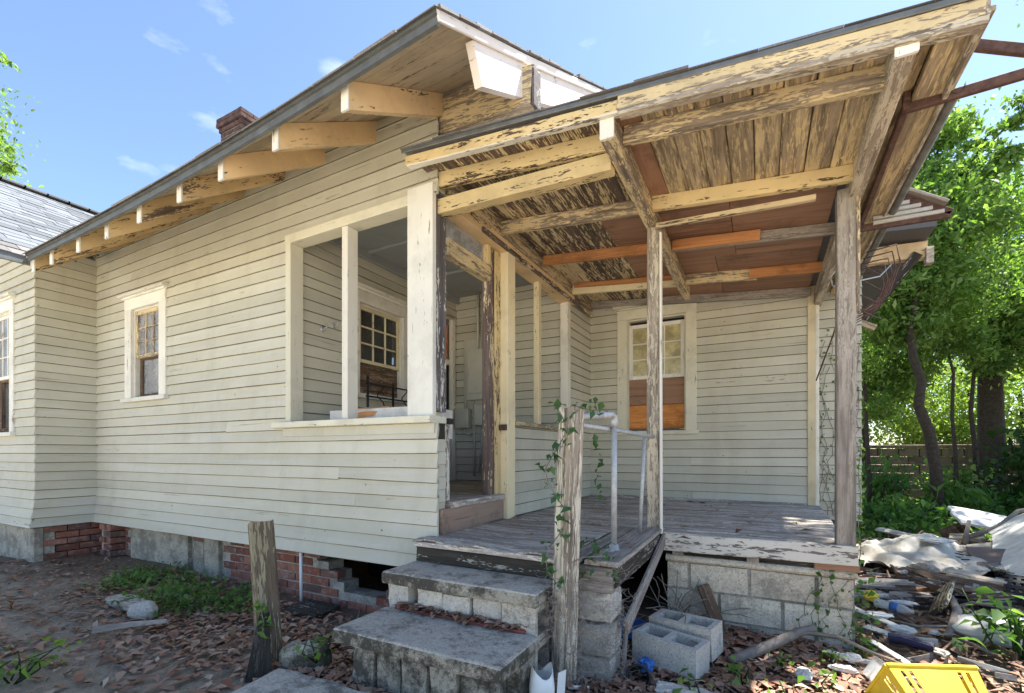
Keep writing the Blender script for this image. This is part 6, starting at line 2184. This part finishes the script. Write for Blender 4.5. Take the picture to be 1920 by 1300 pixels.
for z in (0.4, 1.35):
    board('fence_rail', (4.6, 12.94, z), (7.5, 12.94, z), 0.09, 0.04, 'plankbrown', fe)

# ------------------------------------------------------------------ trees
def tree(name, label, group, trunk, tr, blobs, n, size, mat, seed, base_extra=None, nb=9, aspect=0.45, dens=0.33):
    rs = np.random.RandomState(seed)
    rr = random.Random(seed)
    c0 = trunk[0]
    e = empty(name, (c0[0], c0[1], 0.0), label, 'tree', group)
    pts = [V(p) for p in trunk]
    rad = [tr * (1 - 0.55 * i / (len(pts) - 1)) for i in range(len(pts))]
    tube('trunk', pts, rad, 'bark', e, 10)
    pos = []
    vol = sum(b[3] ** 2 for b in blobs)
    for (bx_, by_, bz_, br_) in blobs:
        c = V((bx_, by_, bz_))
        # limb to the blob
        st = min(pts, key=lambda p: (p - c).length + (0 if p.z > 1.2 else 9))
        m1 = st.lerp(c, 0.5) + V((rr.gauss(0, 0.12), rr.gauss(0, 0.12), rr.gauss(0.05, 0.1)))
        tube('limb', [st, m1, c], [tr * 0.42, tr * 0.28, tr * 0.12], 'bark', e, 7)
        k = max(6, int(nb * 3.2 * br_))
        m = int(n * br_ ** 2 / vol / k)
        tw = []
        for i in range(k):
            d = V(rs.normal(size=3)).normalized()
            q = br_ * rs.uniform(0.45, 1.08)
            t_ = c + V((d.x * q, d.y * q, d.z * q * 0.85))
            tw.append(tube_geo([c, c.lerp(t_, 0.55) + V((rr.gauss(0, 0.06), rr.gauss(0, 0.06), 0.06)), t_], [tr * 0.10, tr * 0.06, 0.004], 4))
            sg = br_ * dens * rs.uniform(0.6, 1.25)
            pp = rs.normal(size=(m, 3)) * np.array([sg, sg, sg * 0.55]) + np.array(t_)
            # leaves also along the twig
            pos.append(pp)
        vv, ff = join(tw)
        obj('branch', vv, ff, M['bark'], e, smooth=True)
    pos = np.concatenate(pos)
    leaves('crown', pos, size, mat, e, rs, origin=tuple(c0[:2]) + (0.0,), aspect=aspect, up_bias=0.55, curl=0.2)
    return e

G1 = 'trees behind the house'
tree('tree', 'small tree with a crooked bending trunk in front of the block wall', G1,
     [(2.69, 10.71, -0.05), (2.654, 10.698, 1.0), (2.548, 10.642, 1.67), (2.384, 10.555, 2.13), (2.433, 10.581, 2.55), (2.302, 10.511, 2.97), (2.27, 10.494, 3.43), (2.368, 10.546, 4.2), (2.5, 10.8, 5.4)], 0.095,
     [(2.2, 10.8, 4.95, 0.91), (2.71, 11.07, 5.72, 0.86), (2.62, 11.02, 6.68, 0.66), (2.92, 11.18, 7.25, 0.36), (1.95, 10.66, 4.08, 0.67), (2.96, 11.2, 4.28, 0.96), (2.29, 10.84, 3.6, 0.5), (1.86, 10.62, 5.62, 0.58),
      (3.59, 10.97, 6.27, 0.29), (3.84, 11.1, 7.04, 0.30), (3.33, 10.83, 6.62, 0.22), (3.19, 10.76, 6.0, 0.27), (2.5, 10.5, 5.0, 0.8)], 36000, 0.105, 'leaf_b', 21)
tree('tree', 'large dark tree with a broad straight trunk at the far right', G1,
     [(4.32, 13.62, -0.05), (4.304, 13.614, 0.4), (4.264, 13.593, 1.865), (4.235, 13.577, 3.56), (4.205, 13.561, 5.255), (4.4, 13.6, 6.4)], 0.27,
     [(4.28, 13.6, 6.05, 1.15), (4.73, 13.84, 5.03, 1.25), (3.98, 13.45, 4.58, 0.96), (4.5, 13.3, 3.7, 0.85), (5.38, 14.19, 3.9, 1.13), (5.5, 12.6, 2.9, 0.9), (4.9, 12.4, 3.9, 0.8), (4.1, 12.6, 4.6, 0.9)], 34000, 0.12, 'leaf_b', 22)
tree('tree', 'dense green tree rising just behind the right porch post', G1,
     [(2.1, 14.0, -0.05), (2.12, 14.0, 2.0), (2.2, 14.1, 4.0), (2.25, 14.1, 6.0)], 0.12,
     [(2.27, 14.1, 5.23, 1.05), (2.39, 14.0, 3.9, 0.9), (2.33, 14.1, 6.6, 0.75), (1.7, 13.9, 3.0, 0.8), (1.6, 14, 4.6, 0.8), (2.2, 13.4, 2.5, 0.6), (2.9, 13.6, 3.2, 0.6)], 25000, 0.115, 'leaf_b', 23)
tree('sapling', 'slim twisting sapling right of the crooked trunk', G1,
     [(3.272, 11.933, -0.05), (3.245, 11.919, 1.198), (3.183, 11.885, 2.012), (3.209, 11.9, 2.825), (3.048, 11.814, 3.5)], 0.04,
     [(3.05, 11.8, 3.7, 0.5), (3.4, 11.9, 3.3, 0.4), (2.9, 11.7, 3.1, 0.3)], 2600, 0.09, 'leaf_b', 24)
tree('sapling', 'thin vine-wrapped sapling beside the broad trunk', G1,
     [(3.83, 12.79, -0.05), (3.767, 12.762, 1.407), (3.691, 12.722, 2.159), (3.748, 12.752, 2.91), (3.672, 12.712, 3.6)], 0.05,
     [(3.7, 12.7, 3.7, 0.5), (3.9, 12.6, 3.2, 0.4)], 2200, 0.09, 'leaf_a', 25)
tree('sapling', 'thin sapling nearest the right porch post', G1,
     [(1.90, 11.77, -0.05), (1.89, 11.764, 0.763), (1.843, 11.739, 1.837), (1.814, 11.724, 2.588), (1.833, 11.734, 3.1)], 0.045,
     [(1.8, 11.7, 3.3, 0.5), (2.0, 11.7, 2.3, 0.22), (1.65, 11.7, 2.7, 0.3)], 2400, 0.09, 'leaf_b', 26)
SUNNY = [((3.2, 22.2), [(3.76, 22.39, 4.0, 1.6), (2.86, 21.91, 3.0, 1.5), (2.6, 22.4, 1.5, 1.2)], 'sunlit yellow-green tree beyond the block wall, nearest the house'),
         ((5.2, 23.1), [(5.2, 23.15, 3.9, 1.8), (4.66, 22.86, 2.2, 1.2), (5.6, 23.3, 1.6, 1.2)], 'sunlit yellow-green tree seen past the crooked trunk beyond the wall'),
         ((6.9, 24.0), [(6.63, 23.91, 3.5, 1.7), (6.1, 23.63, 2.0, 1.2), (7.0, 24.2, 1.6, 1.2)], 'sunlit yellow-green tree between the saplings beyond the wall'),
         ((8.6, 24.9), [(7.89, 24.58, 3.1, 1.6), (9.33, 25.35, 3.9, 1.8), (8.6, 24.9, 1.6, 1.4)], 'sunlit yellow-green tree beyond the wall behind the broad trunk')]
for k, (b, bl, lb) in enumerate(SUNNY):
    tree('tree', lb, 'sunlit trees beyond the wall', [(b[0], b[1], -0.05), (b[0], b[1], 1.2), (b[0] + 0.1, b[1], 2.6), (b[0], b[1], 3.8)], 0.12, bl, 9000, 0.15, 'leaf_y', 60 + k, nb=6)
tree('tree', 'tall tree beyond the wing roof with a few leafy twigs showing', None,
     [(-18.6, 3.6, -0.05), (-18.5, 3.7, 3.0), (-18.3, 3.9, 6.0), (-18.2, 4.0, 9.0), (-18.0, 4.0, 11.5)], 0.2,
     [(-18.3, 3.9, 10.25, 1.0), (-17.6, 4.3, 9.2, 0.5), (-17.2, 4.5, 11.3, 0.28), (-16.85, 4.65, 8.6, 0.28), (-17.84, 4.1, 8.35, 0.68), (-18.8, 3.8, 9.5, 1.2)], 9000, 0.13, 'leaf_b', 31)

tree('tree', 'tall shade tree standing right of the rubbish heap', None,
     [(7.2, 9.6, -0.05), (7.1, 9.6, 3.0), (6.9, 9.7, 6.0), (6.7, 9.8, 8.0), (6.5, 9.9, 9.5)], 0.24,
     [(3.1, 8.1, 10.4, 0.8), (3.9, 8.6, 10.5, 0.8), (4.9, 9.4, 10.4, 1.2), (5.6, 9.8, 10.0, 1.5), (5.3, 10.8, 10.2, 1.4), (6.6, 10.5, 9.6, 1.6), (6.6, 8.9, 9.4, 1.3)], 17000, 0.14, 'leaf_a', 33, dens=0.24)
